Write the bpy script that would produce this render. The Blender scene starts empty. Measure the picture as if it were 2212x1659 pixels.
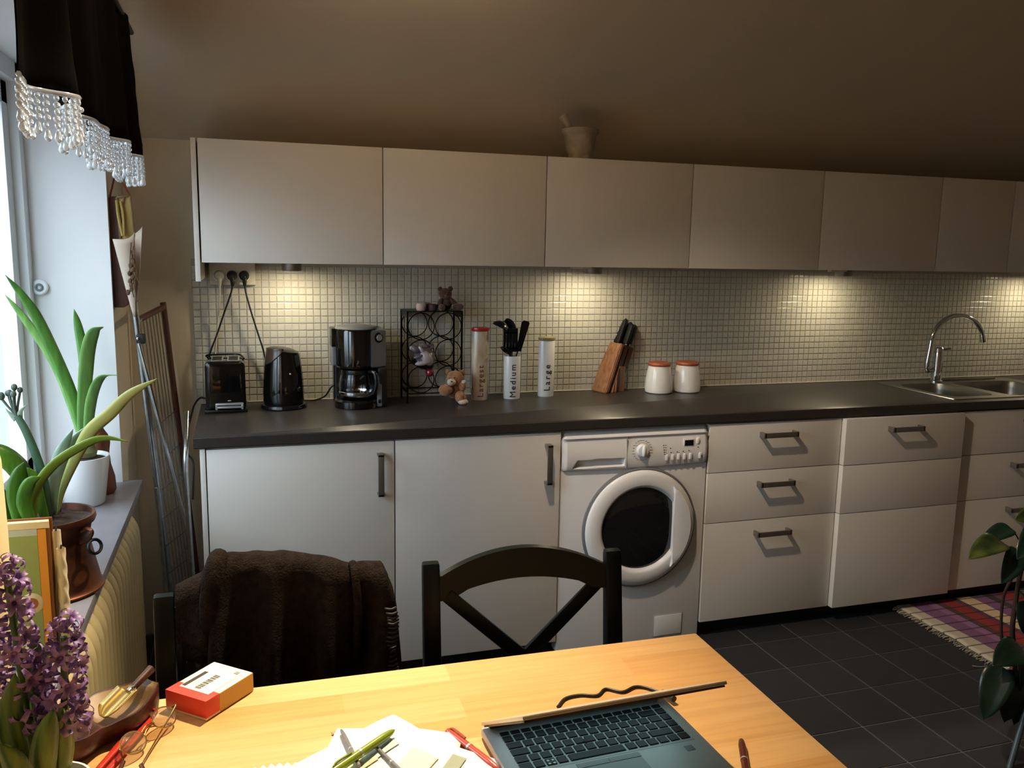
import bpy, bmesh, math, random
from mathutils import Vector, Matrix, noise
from math import sin, cos, pi, radians, sqrt
random.seed(7)
S = bpy.context.scene
COL = S.collection

# ------------------------------------------------------------------ camera
cam_d = bpy.data.cameras.new('camera')
cam = bpy.data.objects.new('camera', cam_d)
COL.objects.link(cam)
cam_d.sensor_width = 36.0
cam_d.lens = 1835.29 / 2212 * 36.0
cam_d.clip_start = 0.02
cr = Vector((0.95365213, -0.30037505, 0.01795676))
cu = Vector((0.03011743, 0.15465342, 0.98750963))
cf = Vector((0.29940033, 0.94119984, -0.15653209))
cam.matrix_world = Matrix(((cr.x, cu.x, -cf.x, 0.12602941), (cr.y, cu.y, -cf.y, -3.3855044),
                           (cr.z, cu.z, -cf.z, 1.50031618), (0, 0, 0, 1)))
S.camera = cam

# ------------------------------------------------------------------ sky, exposure, lamps
S.view_settings.view_transform = 'Standard'
S.view_settings.look = 'None'
S.view_settings.exposure = 0.0
S.view_settings.gamma = 1.0
S.view_settings.use_curve_mapping = False
wd = bpy.data.worlds.new('overcast_sky')
S.world = wd
wd.use_nodes = True
bg = wd.node_tree.nodes['Background']
bg.inputs[1].default_value = 9.0
# overcast sky over paler ground: the lower half of the world is darker
_n, _l = wd.node_tree.nodes, wd.node_tree.links
_tc = _n.new('ShaderNodeTexCoord')
_sp = _n.new('ShaderNodeSeparateXYZ')
_rp = _n.new('ShaderNodeValToRGB')
_mr = _n.new('ShaderNodeMapRange')
_mr.inputs[1].default_value = -0.10
_mr.inputs[2].default_value = 0.25
_rp.color_ramp.elements[0].color = (0.10, 0.12, 0.14, 1)
_rp.color_ramp.elements[1].color = (0.70, 0.86, 1.0, 1)
_l.new(_tc.outputs['Generated'], _sp.inputs[0])
_l.new(_sp.outputs[2], _mr.inputs[0])
_l.new(_mr.outputs[0], _rp.inputs[0])
_l.new(_rp.outputs[0], bg.inputs[0])


def light(name, kind, loc, energy, color, **kw):
    d = bpy.data.lights.new(name, kind)
    d.energy = energy
    d.color = color
    for k, v in kw.items():
        setattr(d, k, v)
    o = bpy.data.objects.new(name, d)
    o.location = loc
    COL.objects.link(o)
    return o


# daylight portal in the window opening
po = light('window_portal', 'AREA', (-0.60, -1.08, 1.37), 1, (1, 1, 1), shape='RECTANGLE', size=1.3, size_y=1.3)
po.rotation_euler = (0, radians(-90), 0)
po.data.cycles.is_portal = True
# two-headed ceiling spot lamp between table and worktop
PEND = Vector((0.62, -1.36, 2.42))


def spot(name, loc, target, energy, color, half, blend, soft):
    o = light(name, 'SPOT', loc, energy, color, shadow_soft_size=soft, spot_size=radians(2 * half), spot_blend=blend)
    o.rotation_euler = (Vector(target) - Vector(loc)).to_track_quat('-Z', 'Y').to_euler()
    return o


HEAD_A, AIM_A = PEND + Vector((-0.10, 0, 0)), Vector((0.12, -2.12, 0.74))
HEAD_B, AIM_B = PEND + Vector((0.10, 0, 0)), Vector((2.10, -1.10, 0.35))
spot('spot_bulb', HEAD_A, AIM_A, 310, (1.0, 0.82, 0.56), 34, 1.0, 0.035)
spot('spot_bulb', HEAD_B, AIM_B, 100, (1.0, 0.79, 0.57), 36, 0.85, 0.03)
spot('added_ceiling_fill', PEND + Vector((0, 0, 0.12)), PEND + Vector((0, 0.62, 1)), 95, (1.0, 0.76, 0.50), 78, 0.8, 0.05)  # added fill towards the ceiling; no head of the lamp points up
# puck lamps under the wall cabinets
PUCK_X = (0.30, 1.485, 2.70, 3.90)
PUCK_Y = -0.17
for px_ in PUCK_X:
    light('puck_light', 'AREA', (px_, PUCK_Y, 1.4075), 1.5, (1.0, 0.86, 0.58), shape='DISK', size=0.045)

# ------------------------------------------------------------------ helpers


def lin(h):
    h = h.lstrip('#')
    r = []
    for i in (0, 2, 4):
        c = int(h[i:i + 2], 16) / 255
        r.append(c / 12.92 if c <= 0.04045 else ((c + 0.055) / 1.055) ** 2.4)
    return tuple(r)


def mat(name, c, rough=0.5, metal=0.0, var=0.0, vs=8.0, bump=0.0, bs=80.0, trans=0.0, ior=1.45,
        coat=0.0, emit=None, es=1.0, stretch=(1, 1, 1), c2=None, rnd=0.0, sheen=0.0, sss=0.0, alpha=1.0, spec=0.5):
    m = bpy.data.materials.new(name)
    m.use_nodes = True
    nt = m.node_tree
    N, L = nt.nodes, nt.links
    b = N['Principled BSDF']
    c = lin(c) if isinstance(c, str) else c
    b.inputs['Base Color'].default_value = (*c, 1)
    b.inputs['Roughness'].default_value = rough
    b.inputs['Metallic'].default_value = metal
    b.inputs['IOR'].default_value = ior
    b.inputs['Transmission Weight'].default_value = trans
    b.inputs['Coat Weight'].default_value = coat
    b.inputs['Alpha'].default_value = alpha
    b.inputs['Specular IOR Level'].default_value = spec
    if sheen:
        b.inputs['Sheen Weight'].default_value = sheen
    if sss:
        b.inputs['Subsurface Weight'].default_value = sss
        b.inputs['Subsurface Radius'].default_value = (0.01, 0.008, 0.005)
    if emit:
        b.inputs['Emission Color'].default_value = (*(lin(emit) if isinstance(emit, str) else emit), 1)
        b.inputs['Emission Strength'].default_value = es
    tc = N.new('ShaderNodeTexCoord')
    mp = N.new('ShaderNodeMapping')
    mp.inputs['Scale'].default_value = stretch
    L.new(tc.outputs['Object'], mp.inputs['Vector'])
    if var or c2:
        nz = N.new('ShaderNodeTexNoise')
        nz.inputs['Scale'].default_value = vs
        nz.inputs['Detail'].default_value = 5
        L.new(mp.outputs[0], nz.inputs['Vector'])
        rp = N.new('ShaderNodeValToRGB')
        rp.color_ramp.elements[0].position = 0.32
        rp.color_ramp.elements[1].position = 0.68
        d = c2 and (lin(c2) if isinstance(c2, str) else c2) or tuple(x * (1 - var) for x in c)
        rp.color_ramp.elements[0].color = (*d, 1)
        rp.color_ramp.elements[1].color = (*(c if c2 else tuple(min(1, x * (1 + var * 0.6)) for x in c)), 1)
        L.new(nz.outputs['Fac'], rp.inputs[0])
        L.new(rp.outputs[0], b.inputs['Base Color'])
    if rnd:
        oi = N.new('ShaderNodeObjectInfo')
        ge = N.new('ShaderNodeNewGeometry')
        ad = N.new('ShaderNodeMath')
        L.new(oi.outputs['Random'], ad.inputs[0])
        L.new(ge.outputs['Random Per Island'], ad.inputs[1])
        fr = N.new('ShaderNodeMath')
        fr.operation = 'FRACT'
        L.new(ad.outputs[0], fr.inputs[0])
        mr = N.new('ShaderNodeMapRange')
        mr.inputs[3].default_value = 1 - rnd
        mr.inputs[4].default_value = 1 + rnd
        L.new(fr.outputs[0], mr.inputs[0])
        hs = N.new('ShaderNodeHueSaturation')
        L.new(mr.outputs[0], hs.inputs['Value'])
        if b.inputs['Base Color'].links:
            L.new(b.inputs['Base Color'].links[0].from_socket, hs.inputs['Color'])
        else:
            hs.inputs['Color'].default_value = (*c, 1)
        L.new(hs.outputs[0], b.inputs['Base Color'])
    if bump:
        n2 = N.new('ShaderNodeTexNoise')
        n2.inputs['Scale'].default_value = bs
        n2.inputs['Detail'].default_value = 3
        L.new(mp.outputs[0], n2.inputs['Vector'])
        bp = N.new('ShaderNodeBump')
        bp.inputs['Strength'].default_value = bump
        bp.inputs['Distance'].default_value = 0.004
        L.new(n2.outputs['Fac'], bp.inputs['Height'])
        L.new(bp.outputs[0], b.inputs['Normal'])
    return m


def catmull(pts, k=6):
    P = [Vector(p) for p in pts]
    if len(P) < 3:
        return [P[0].lerp(P[-1], i / k) for i in range(k + 1)]
    Q = [P[0] * 2 - P[1]] + P + [P[-1] * 2 - P[-2]]
    out = []
    for i in range(1, len(Q) - 2):
        a, b, c, d = Q[i - 1], Q[i], Q[i + 1], Q[i + 2]
        for j in range(k):
            t = j / k
            out.append(0.5 * ((2 * b) + (c - a) * t + (2 * a - 5 * b + 4 * c - d) * t * t + (3 * b - a - 3 * c + d) * t ** 3))
    out.append(P[-1].copy())
    return out


class MB:
    """collects shapes in one bmesh; coordinates are world ones minus the origin of the thing t"""

    def __init__(self, t=None, M=None):
        self.bm = bmesh.new()
        self.o = Vector(t.location) if t is not None else Vector()
        self.M = M

    def _v(self, p):
        p = Vector(p)
        if self.M:
            p = self.M @ p
        return self.bm.verts.new(p - self.o)

    def face(self, vs, mi=0):
        try:
            f = self.bm.faces.new(vs)
            f.material_index = mi
            return f
        except ValueError:
            return None

    def box(self, x0, x1, y0, y1, z0, z1, bev=0.0, seg=2, mi=0, taper=None):
        c = [(x, y, z) for z in (z0, z1) for y in (y0, y1) for x in (x0, x1)]
        if taper:
            cx, cy = (x0 + x1) / 2, (y0 + y1) / 2
            c = [p if p[2] == z0 else (cx + (p[0] - cx) * taper, cy + (p[1] - cy) * taper, p[2]) for p in c]
        v = [self._v(p) for p in c]
        fs = [self.face([v[i] for i in q], mi) for q in
              ((0, 2, 3, 1), (4, 5, 7, 6), (0, 1, 5, 4), (2, 6, 7, 3), (0, 4, 6, 2), (1, 3, 7, 5))]
        if bev:
            es = list({e for f in fs for e in f.edges})
            bmesh.ops.bevel(self.bm, geom=es, offset=bev, segments=seg, affect='EDGES', profile=0.6)
        return self

    def bar(self, a, b, w, d, up=(0, 0, 1), bev=0.0):
        a, b = Vector(a), Vector(b)
        z = (b - a)
        l = z.length
        z.normalize()
        x = z.cross(Vector(up))
        if x.length < 1e-4:
            x = z.cross(Vector((0, 1, 0)))
        x.normalize()
        y = z.cross(x)
        keep = self.M
        m = Matrix(((x.x, y.x, z.x, a.x), (x.y, y.y, z.y, a.y), (x.z, y.z, z.z, a.z), (0, 0, 0, 1)))
        self.M = keep @ m if keep else m
        self.box(-w / 2, w / 2, -d / 2, d / 2, 0, l, bev)
        self.M = keep
        return self

    def prism(self, poly, a, b, axis='y', bev=0.0, seg=2, mi=0):
        f = {'y': lambda p, t: (p[0], t, p[1]), 'z': lambda p, t: (p[0], p[1], t), 'x': lambda p, t: (t, p[0], p[1])}[axis]
        A = [self._v(f(p, a)) for p in poly]
        B = [self._v(f(p, b)) for p in poly]
        n = len(poly)
        fs = [self.face(A, mi), self.face(B[::-1], mi)]
        fs += [self.face([A[i], B[i], B[(i + 1) % n], A[(i + 1) % n]], mi) for i in range(n)]
        if bev:
            es = list({e for q in fs[:2] if q for e in q.edges})
            bmesh.ops.bevel(self.bm, geom=es, offset=bev, segments=seg, affect='EDGES', profile=0.6)
        return self

    def lathe(self, prof, c=(0, 0, 0), n=24, mi=0, M=None, sx=1, sy=1, cap=True):
        c = Vector(c)
        rings = []
        for r, z in prof:
            ring = []
            for i in range(n):
                a = 2 * pi * i / n
                p = Vector((r * cos(a) * sx, r * sin(a) * sy, z))
                ring.append(self._v((M @ p if M else p) + c))
            rings.append(ring)
        for j in range(len(rings) - 1):
            for i in range(n):
                self.face([rings[j][i], rings[j][(i + 1) % n], rings[j + 1][(i + 1) % n], rings[j + 1][i]], mi)
        if cap:
            self.face(rings[0][::-1], mi)
            self.face(rings[-1], mi)
        return self

    def tube(self, pts, r, n=8, k=0, closed=False, mi=0, flat=1.0, caps=True):
        P = catmull(pts, k) if k else [Vector(p) for p in pts]
        m = len(P)
        R = r if callable(r) else (lambda t: r)
        rings = []
        prev = None
        for i, p in enumerate(P):
            if closed:
                t = P[(i + 1) % m] - P[i - 1]
            else:
                t = P[min(i + 1, m - 1)] - P[max(i - 1, 0)]
            t.normalize()
            if prev is None:
                a = t.cross(Vector((0, 0, 1)))
                if a.length < 0.05:
                    a = t.cross(Vector((0, 1, 0)))
            else:
                a = prev - t * prev.dot(t)
            a.normalize()
            prev = a
            b = t.cross(a)
            rr = R(i / max(1, m - 1))
            rings.append([self._v(p + a * (rr * cos(2 * pi * q / n)) + b * (rr * flat * sin(2 * pi * q / n))) for q in range(n)])
        for j in range(m if closed else m - 1):
            A, B = rings[j], rings[(j + 1) % m]
            for i in range(n):
                self.face([A[i], A[(i + 1) % n], B[(i + 1) % n], B[i]], mi)
        if not closed and caps:
            self.face(rings[0][::-1], mi)
            self.face(rings[-1], mi)
        return self

    def ball(self, c, r, nu=14, nv=9, mi=0, M=None, noise_=0.0):
        c = Vector(c)
        r = (r, r, r) if isinstance(r, (int, float)) else r
        rows = []
        for j in range(1, nv):
            th = pi * j / nv
            row = []
            for i in range(nu):
                a = 2 * pi * i / nu
                p = Vector((r[0] * sin(th) * cos(a), r[1] * sin(th) * sin(a), r[2] * cos(th)))
                if noise_:
                    p *= 1 + noise_ * noise.noise((p + c) * 90)
                row.append(self._v((M @ p if M else p) + c))
            rows.append(row)
        tp = Vector((0, 0, r[2]))
        top = self._v((M @ tp if M else tp) + c)
        bot = self._v((M @ -tp if M else -tp) + c)
        for i in range(nu):
            q = (i + 1) % nu
            self.face([top, rows[0][i], rows[0][q]], mi)
            self.face([bot, rows[-1][q], rows[-1][i]], mi)
            for j in range(nv - 2):
                self.face([rows[j][i], rows[j + 1][i], rows[j + 1][q], rows[j][q]], mi)
        return self

    def grid(self, fn, nu, nv, cu=False, cv=False, mi=0):
        g = [[self._v(fn(i / (nu if cu else nu - 1), j / (nv if cv else nv - 1))) for j in range(nv)] for i in range(nu)]
        for i in range(nu if cu else nu - 1):
            for j in range(nv if cv else nv - 1):
                a, b = (i + 1) % nu, (j + 1) % nv
                self.face([g[i][j], g[a][j], g[a][b], g[i][b]], mi)
        return self

    def blade(self, pts, w, side, k=6, fold=0.25, nw=2, twist=0.0):
        """a leaf along the path pts, w(t) its half width, side its rough width direction"""
        P = catmull(pts, k)
        m = len(P)
        rows = []
        side = Vector(side)
        for i, p in enumerate(P):
            t = (P[min(i + 1, m - 1)] - P[max(i - 1, 0)]).normalized()
            s = side
            if twist:
                s = Matrix.Rotation(twist * i / (m - 1), 3, t) @ side
            s = (s - t * s.dot(t)).normalized()
            nn = t.cross(s)
            ww = max(0.0004, w(i / (m - 1)))
            rows.append([self._v(p + s * (ww * q / nw) + nn * (abs(q) / nw * ww * fold)) for q in range(-nw, nw + 1)])
        for i in range(m - 1):
            for q in range(2 * nw):
                self.face([rows[i][q], rows[i][q + 1], rows[i + 1][q + 1], rows[i + 1][q]])
        return self

    def build(self, name, m, parent=None, label=None, ang=35, solid=0.0, sub=0, flat=False, kind=None):
        me = bpy.data.meshes.new(name)
        bmesh.ops.recalc_face_normals(self.bm, faces=self.bm.faces[:])
        self.bm.to_mesh(me)
        self.bm.free()
        for q in (m if isinstance(m, (list, tuple)) else [m]):
            me.materials.append(q)
        if not flat:
            me.polygons.foreach_set('use_smooth', [True] * len(me.polygons))
            me.set_sharp_from_angle(angle=radians(ang))
        o = bpy.data.objects.new(name, me)
        COL.objects.link(o)
        if parent is not None:
            o.parent = parent
        elif self.o.length:
            o.location = self.o
        if label:
            o['label'] = label
        if kind:
            o['kind'] = kind
        if solid:
            md = o.modifiers.new('thickness', 'SOLIDIFY')
            md.thickness = solid
            md.offset = 0
        if sub:
            md = o.modifiers.new('smooth', 'SUBSURF')
            md.levels = md.render_levels = sub
        return o


def thing(name, label, cat, loc=(0, 0, 0), rz=0.0, group=None):
    o = bpy.data.objects.new(name, None)
    o.empty_display_size = 0.05
    o.location = loc
    o.rotation_euler = (0, 0, rz)
    COL.objects.link(o)
    return tag(o, label, cat, group)


def tag(o, label, cat, group=None):
    o['label'] = label
    o['category'] = cat
    if group:
        o['group'] = group
    return o


def struct(mb, name, m, parent=None, **kw):
    return mb.build(name, m, parent, kind='structure', **kw)


def linked(src, loc, parent, rot=None, name=None):
    o = src.copy()
    COL.objects.link(o)
    o.parent = parent
    o.location = loc
    if rot:
        o.rotation_euler = rot
    return o


def text_mesh(mb, body, size, place, extrude=0.0006, spacing=1.0, mi=0):
    """adds the letters of body to mb; place maps letter-plane (u, v, w) to world"""
    cd = bpy.data.curves.new('lettering', 'FONT')
    cd.body = body
    cd.size = size
    cd.extrude = extrude
    cd.space_character = spacing
    cd.resolution_u = 3
    to = bpy.data.objects.new('lettering', cd)
    COL.objects.link(to)
    dg = bpy.context.evaluated_depsgraph_get()
    me = bpy.data.meshes.new_from_object(to.evaluated_get(dg))
    b2 = bmesh.new()
    b2.from_mesh(me)
    bmesh.ops.triangulate(b2, faces=b2.faces[:])
    for _ in range(2):
        le = [e for e in b2.edges if e.calc_length() > size * 0.12]
        bmesh.ops.subdivide_edges(b2, edges=le, cuts=1)
        bmesh.ops.triangulate(b2, faces=[f for f in b2.faces if len(f.verts) > 3])
    b2.verts.ensure_lookup_table()
    b2.verts.index_update()
    for du, dv, dw in ((0, 0, 0), (0.022, 0, 0.0001), (0, 0.018, 0.00015), (0.022, 0.018, 0.0002)):     # four passes: a bold face
        vs = [mb._v(place(v.co[0] + du * size, v.co[1] + dv * size, v.co[2] + dw)) for v in b2.verts]
        for f in b2.faces:
            mb.face([vs[v.index] for v in f.verts], mi)
    b2.free()
    bpy.data.objects.remove(to)
    bpy.data.curves.remove(cd)
    bpy.data.meshes.remove(me)


# ------------------------------------------------------------------ materials
M = dict(
    wall=mat('wall_paint', '#d9cdb9', 0.85, var=0.04, vs=3, bump=0.08, bs=120),
    ceil=mat('ceiling_paint', '#d2c5b0', 0.9, var=0.04, vs=2, bump=0.06, bs=120),
    reveal=mat('reveal_paint', '#e6e6e6', 0.7, var=0.02, vs=3),
    frame=mat('window_white', '#eef2f4', 0.4),
    cab=mat('cabinet_white', '#dcd9d2', 0.38, bump=0.02, bs=300),
    carcass=mat('carcass_white', '#d6d2ca', 0.5),
    counter=mat('counter_laminate', '#35312f', 0.34, var=0.14, vs=60, bump=0.03, bs=500),
    plinth=mat('plinth_black', '#1d1b1a', 0.5),
    grout=mat('grout', '#b4b0a5', 0.85, bump=0.1, bs=400),
    mosaic=mat('mosaic_glaze', '#c6c2b6', 0.24, rnd=0.05),
    slate=mat('slate_tile', '#2a2c30', 0.55, var=0.18, vs=5, bump=0.12, bs=60, rnd=0.12),
    fgrout=mat('floor_grout', '#77736d', 0.9),
    steel=mat('brushed_steel', '#9a9a96', 0.32, 1.0, bump=0.05, bs=200, stretch=(1, 30, 1)),
    satin=mat('satin_nickel', '#968f86', 0.46, 0.9),
    chrome=mat('chrome', '#d8dadd', 0.07, 1.0),
    dullchrome=mat('worn_chrome', '#a3a6a8', 0.28, 1.0, var=0.2, vs=30),
    wasp=mat('appliance_white', '#e4e5e6', 0.25),
    wgrey=mat('appliance_grey_print', '#8a8a88', 0.5),
    glassdk=mat('dark_door_glass', '#191a1b', 0.05, coat=0.6),
    black=mat('black_plastic', '#141312', 0.22),
    matblack=mat('matt_black_plastic', '#191817', 0.5),
    gloss=mat('gloss_black', '#0c0b0b', 0.07, coat=0.5),
    greypl=mat('grey_plastic', '#6f7174', 0.4),
    silverpl=mat('silver_plastic', '#b9bbbe', 0.3, 0.6),
    glass=mat('clear_glass', (0.95, 0.97, 0.97), 0.02, trans=1.0, ior=1.3),
    iron=mat('black_wire', '#161a19', 0.4, 0.6),
    ceramic=mat('white_ceramic', '#e8e8e5', 0.12, coat=0.3),
    cream=mat('cream_ceramic', '#eedcae', 0.4, var=0.03),
    redlid=mat('red_glaze', '#b8332a', 0.18, coat=0.4),
    khaki=mat('khaki_glaze', '#9a8a5c', 0.18, coat=0.4),
    terra=mat('terracotta_lid', '#a9583b', 0.45, var=0.1, vs=30),
    ink=mat('dark_ink', '#3a3431', 0.5),
    redink=mat('red_ink', '#8d3a31', 0.5),
    marble=mat('mortar_marble', '#a89d88', 0.5, c2='#8d7f68', vs=25, bump=0.05, bs=60),
    chair=mat('chair_paint', '#0b1211', 0.33, bump=0.03, bs=60, spec=0.22),
    sill=mat('sill_slate', '#7d7b80', 0.4, var=0.12, vs=12, bump=0.03, bs=60),
    radiator=mat('radiator_enamel', '#c2b487', 0.42),
    soil=mat('potting_soil', '#3a2a20', 0.95, c2='#1c130e', vs=60, bump=0.9, bs=90),
    copper=mat('aged_copper', '#74452c', 0.42, 0.7, c2='#39221a', vs=14, bump=0.08, bs=25),
    amleaf=mat('amaryllis_leaf', '#5e8f3c', 0.38, c2='#3d6f2b', vs=10, stretch=(6, 6, 1)),
    amtop=mat('amaryllis_young_leaf', '#7ba55a', 0.38, c2='#5d8c44', vs=10, stretch=(6, 6, 1)),
    clleaf=mat('clivia_leaf', '#4d7a22', 0.32, c2='#2f5417', vs=14, stretch=(5, 5, 1)),
    oliveleaf=mat('olive_leaf', '#7f9434', 0.36, c2='#54781f', vs=9),
    yelleaf=mat('yellowing_leaf', '#b9b56a', 0.4, c2='#8b9f5c', vs=7),
    daylitleaf=mat('pale_daylit_leaf', '#a6bdb0', 0.3, c2='#7d9c8a', vs=12),  # bluish daylight on some clivia leaves, put into their colour
    clstem=mat('flower_stem', '#3b5a46', 0.45, var=0.15, vs=30),
    bud=mat('green_bud', '#45564c', 0.5),
    clay=mat('brown_clay', '#6b3c2c', 0.5, var=0.15, vs=25, bump=0.1, bs=40),
    petal=mat('hyacinth_petal', '#9a7bb0', 0.5, c2='#6b4a8c', vs=60, sss=0.1, rnd=0.2),
    hyleaf=mat('hyacinth_leaf', '#5d7a2c', 0.35, c2='#33501c', vs=10, stretch=(8, 8, 1)),
    curtain=mat('black_linen', '#0a0806', 0.95, var=0.2, vs=40, bump=0.3, bs=600, spec=0.05),
    bead=mat('clear_glass_bead', (0.93, 0.95, 0.96), 0.08, trans=0.55, ior=1.45, coat=0.5),
    tubrown=mat('brown_leather', '#5e382a', 0.6, c2='#4a2a20', vs=12, bump=0.1, bs=60),
    gilt=mat('gilt_frame', '#6d5230', 0.4, 0.3, var=0.2, vs=40),
    mustard=mat('mustard_picture', '#9c8443', 0.6, var=0.12, vs=20),
    paper=mat('white_paper', '#f3efe2', 0.85, bump=0.03, bs=40),
    bluepr=mat('blue_print', '#b9c8cc', 0.8),
    greenpr=mat('green_print', '#b9c3a0', 0.8),
    pinkpr=mat('pink_print', '#f0dcc8', 0.8),
    greypaper=mat('grey_print', '#9aa08c', 0.8),
    twig=mat('dry_twig', '#5a432f', 0.85, var=0.3, vs=40),
    redcord=mat('red_cord', '#7d3a2c', 0.8),
    knit=mat('black_knit', '#17120f', 0.98, c2='#241d19', vs=60, bump=1.0, bs=260, spec=0.05),
    boxred=mat('box_red', '#d2402f', 0.45),
    boxwhite=mat('box_white', '#ece0c6', 0.5),
    boxside=mat('box_ochre', '#c9a455', 0.55),
    labelw=mat('label_white', '#f6edd8', 0.5),
    lapsilver=mat('laptop_silver', '#aeb4b6', 0.40, 0.2),
    lapdark=mat('laptop_hinge', '#4a433d', 0.45, 0.3),
    key=mat('key_black', '#15181a', 0.42),
    screen=mat('lit_screen', '#0d1a1a', 0.3, emit=(0.45, 0.68, 0.66), es=1.0),
    woodtray=mat('carved_dark_wood', '#4a2012', 0.45, c2='#2c120a', vs=14, stretch=(2, 10, 10), bump=0.05, bs=40),
    trayin=mat('pale_wood_hollow', '#84683a', 0.5, c2='#4f3119', vs=16),
    brass=mat('brass', '#b79a5a', 0.25, 0.9),
    gold=mat('gold_wire', '#c9a868', 0.22, 1.0),
    lens=mat('spectacle_lens', '#7a6a50', 0.03, alpha=0.30, coat=1.0, spec=1.0),
    redpl=mat('red_translucent', '#cf3a2a', 0.2, trans=0.35, coat=0.4),
    penred=mat('pink_red_pen', '#c0503f', 0.25, trans=0.2, coat=0.5),
    pendk=mat('brown_pen', '#4c1d12', 0.3),
    pengreen=mat('green_pencil', '#7d8f24', 0.3, coat=0.3),
    plug=mat('cream_plastic', '#cfc8b8', 0.4),
    bear1=mat('brown_plush', '#5d4034', 0.98, var=0.2, vs=60, bump=0.8, bs=200, sheen=0.3),
    bear2=mat('tan_plush', '#a87850', 0.98, c2='#8a5c3c', vs=40, bump=0.8, bs=160, sheen=0.3),
    bearw=mat('cream_plush', '#cdb9a2', 0.98, bump=0.8, bs=160, sheen=0.3),
    pinkwax=mat('pale_pink_wax', '#cdb0a8', 0.5, sss=0.1),
    plumwax=mat('plum_wax', '#56363a', 0.5),
    greyfig=mat('grey_glazed_figure', '#6c6062', 0.25, coat=0.4),
    greyfig2=mat('pale_grey_glaze', '#a59ba0', 0.25, coat=0.4),
    redball=mat('dark_red_ball', '#7a1f2b', 0.2, coat=0.6),
    ficus=mat('dark_glossy_leaf', '#1b3426', 0.32, c2='#12261a', vs=20, stretch=(1, 6, 1), coat=0.2, rnd=0.25),
    ficus2=mat('variegated_leaf', '#59602a', 0.3, c2='#20391f', vs=22, coat=0.2),
    bark=mat('brown_stem', '#38271c', 0.85, var=0.3, vs=40, bump=0.4, bs=60),
    polegrey=mat('grey_painted_metal', '#5d6a70', 0.4, 0.4),
    shade=mat('dark_metal_shade', '#2a2622', 0.5),
    shadein=mat('white_enamel', '#efe9dc', 0.5),
    bookgreen=mat('book_green', '#93a052', 0.5, c2='#7f9160', vs=4),
    bookor=mat('book_orange', '#d8902a', 0.5),
    bookedge=mat('book_brown_edge', '#7a4a22', 0.5),
    bookcream=mat('book_cream', '#d9c79a', 0.6),
    bookpale=mat('book_pale_band', '#aebcb0', 0.5),
    plate=mat('printed_plate', '#d9cda6', 0.6),
    plate2=mat('printed_food', '#a9603a', 0.6, var=0.4, vs=60),
    candle=mat('pale_wax', '#d9d2b6', 0.5, sss=0.2),
    knifesteel=mat('knife_steel', '#c8c8c6', 0.2, 1.0),
)


def wood_blocks(name, ca, cb, w, l, rough=0.3, coat=0.3, grain=60):
    m = mat(name, ca, rough, coat=coat)
    nt = m.node_tree
    N, L = nt.nodes, nt.links
    b = N['Principled BSDF']
    tc = N.new('ShaderNodeTexCoord')
    br = N.new('ShaderNodeTexBrick')
    br.inputs['Color1'].default_value = (*lin(ca), 1)
    br.inputs['Color2'].default_value = (*lin(cb), 1)
    br.inputs['Mortar'].default_value = (*lin(cb), 1)
    br.inputs['Mortar Size'].default_value = 0.0
    br.inputs['Scale'].default_value = 1.0
    br.inputs['Brick Width'].default_value = l
    br.inputs['Row Height'].default_value = w
    br.offset = 0.37
    L.new(tc.outputs['Object'], br.inputs['Vector'])
    mp = N.new('ShaderNodeMapping')
    mp.inputs['Scale'].default_value = (2.5, grain, 20)
    L.new(tc.outputs['Object'], mp.inputs['Vector'])
    nz = N.new('ShaderNodeTexNoise')
    nz.inputs['Scale'].default_value = 1.6
    nz.inputs['Detail'].default_value = 6
    L.new(mp.outputs[0], nz.inputs['Vector'])
    mx = N.new('ShaderNodeMix')
    mx.data_type = 'RGBA'
    mx.blend_type = 'MULTIPLY'
    mx.inputs['Factor'].default_value = 0.35
    L.new(br.outputs['Color'], mx.inputs['A'])
    rp = N.new('ShaderNodeValToRGB')
    rp.color_ramp.elements[0].color = (0.62, 0.52, 0.42, 1)
    rp.color_ramp.elements[1].color = (1, 1, 1, 1)
    rp.color_ramp.elements[0].position = 0.3
    rp.color_ramp.elements[1].position = 0.6
    L.new(nz.outputs['Fac'], rp.inputs[0])
    L.new(rp.outputs[0], mx.inputs['B'])
    L.new(mx.outputs['Result'], b.inputs['Base Color'])
    return m


M['table'] = wood_blocks('birch_table_top', '#deb680', '#cb985a', 0.062, 0.52, rough=0.42, coat=0.0)
M['blockwood'] = mat('acacia_block', '#a27455', 0.4, c2='#7f5238', vs=6, stretch=(14, 14, 1))
M['blockwood2'] = mat('dark_shaded_acacia', '#4c2c1d', 0.4, c2='#38201a', vs=6, stretch=(14, 14, 1))  # shade on the block's end face, put into a darker wood colour
M['blockwood3'] = mat('pale_acacia_strip', '#c99a6e', 0.4, c2='#b3835a', vs=6, stretch=(14, 14, 1))
# ------------------------------------------------------------------ room shell
XL, XR, YF, ZC = -0.27, 4.6, -4.6, 2.90
SL = math.tan(radians(38))
YK = -(ZC - 1.87) / SL
SZ = 0.72                                   # window sill height
WY0, WY1, WZ1 = -1.95, -0.41, 2.02          # window opening

mb = MB()
mb.box(XL - 0.4, XR + 0.2, YF - 0.2, 0.2, -0.12, -0.0025)
floor = struct(mb, 'floor', M['fgrout'])
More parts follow.
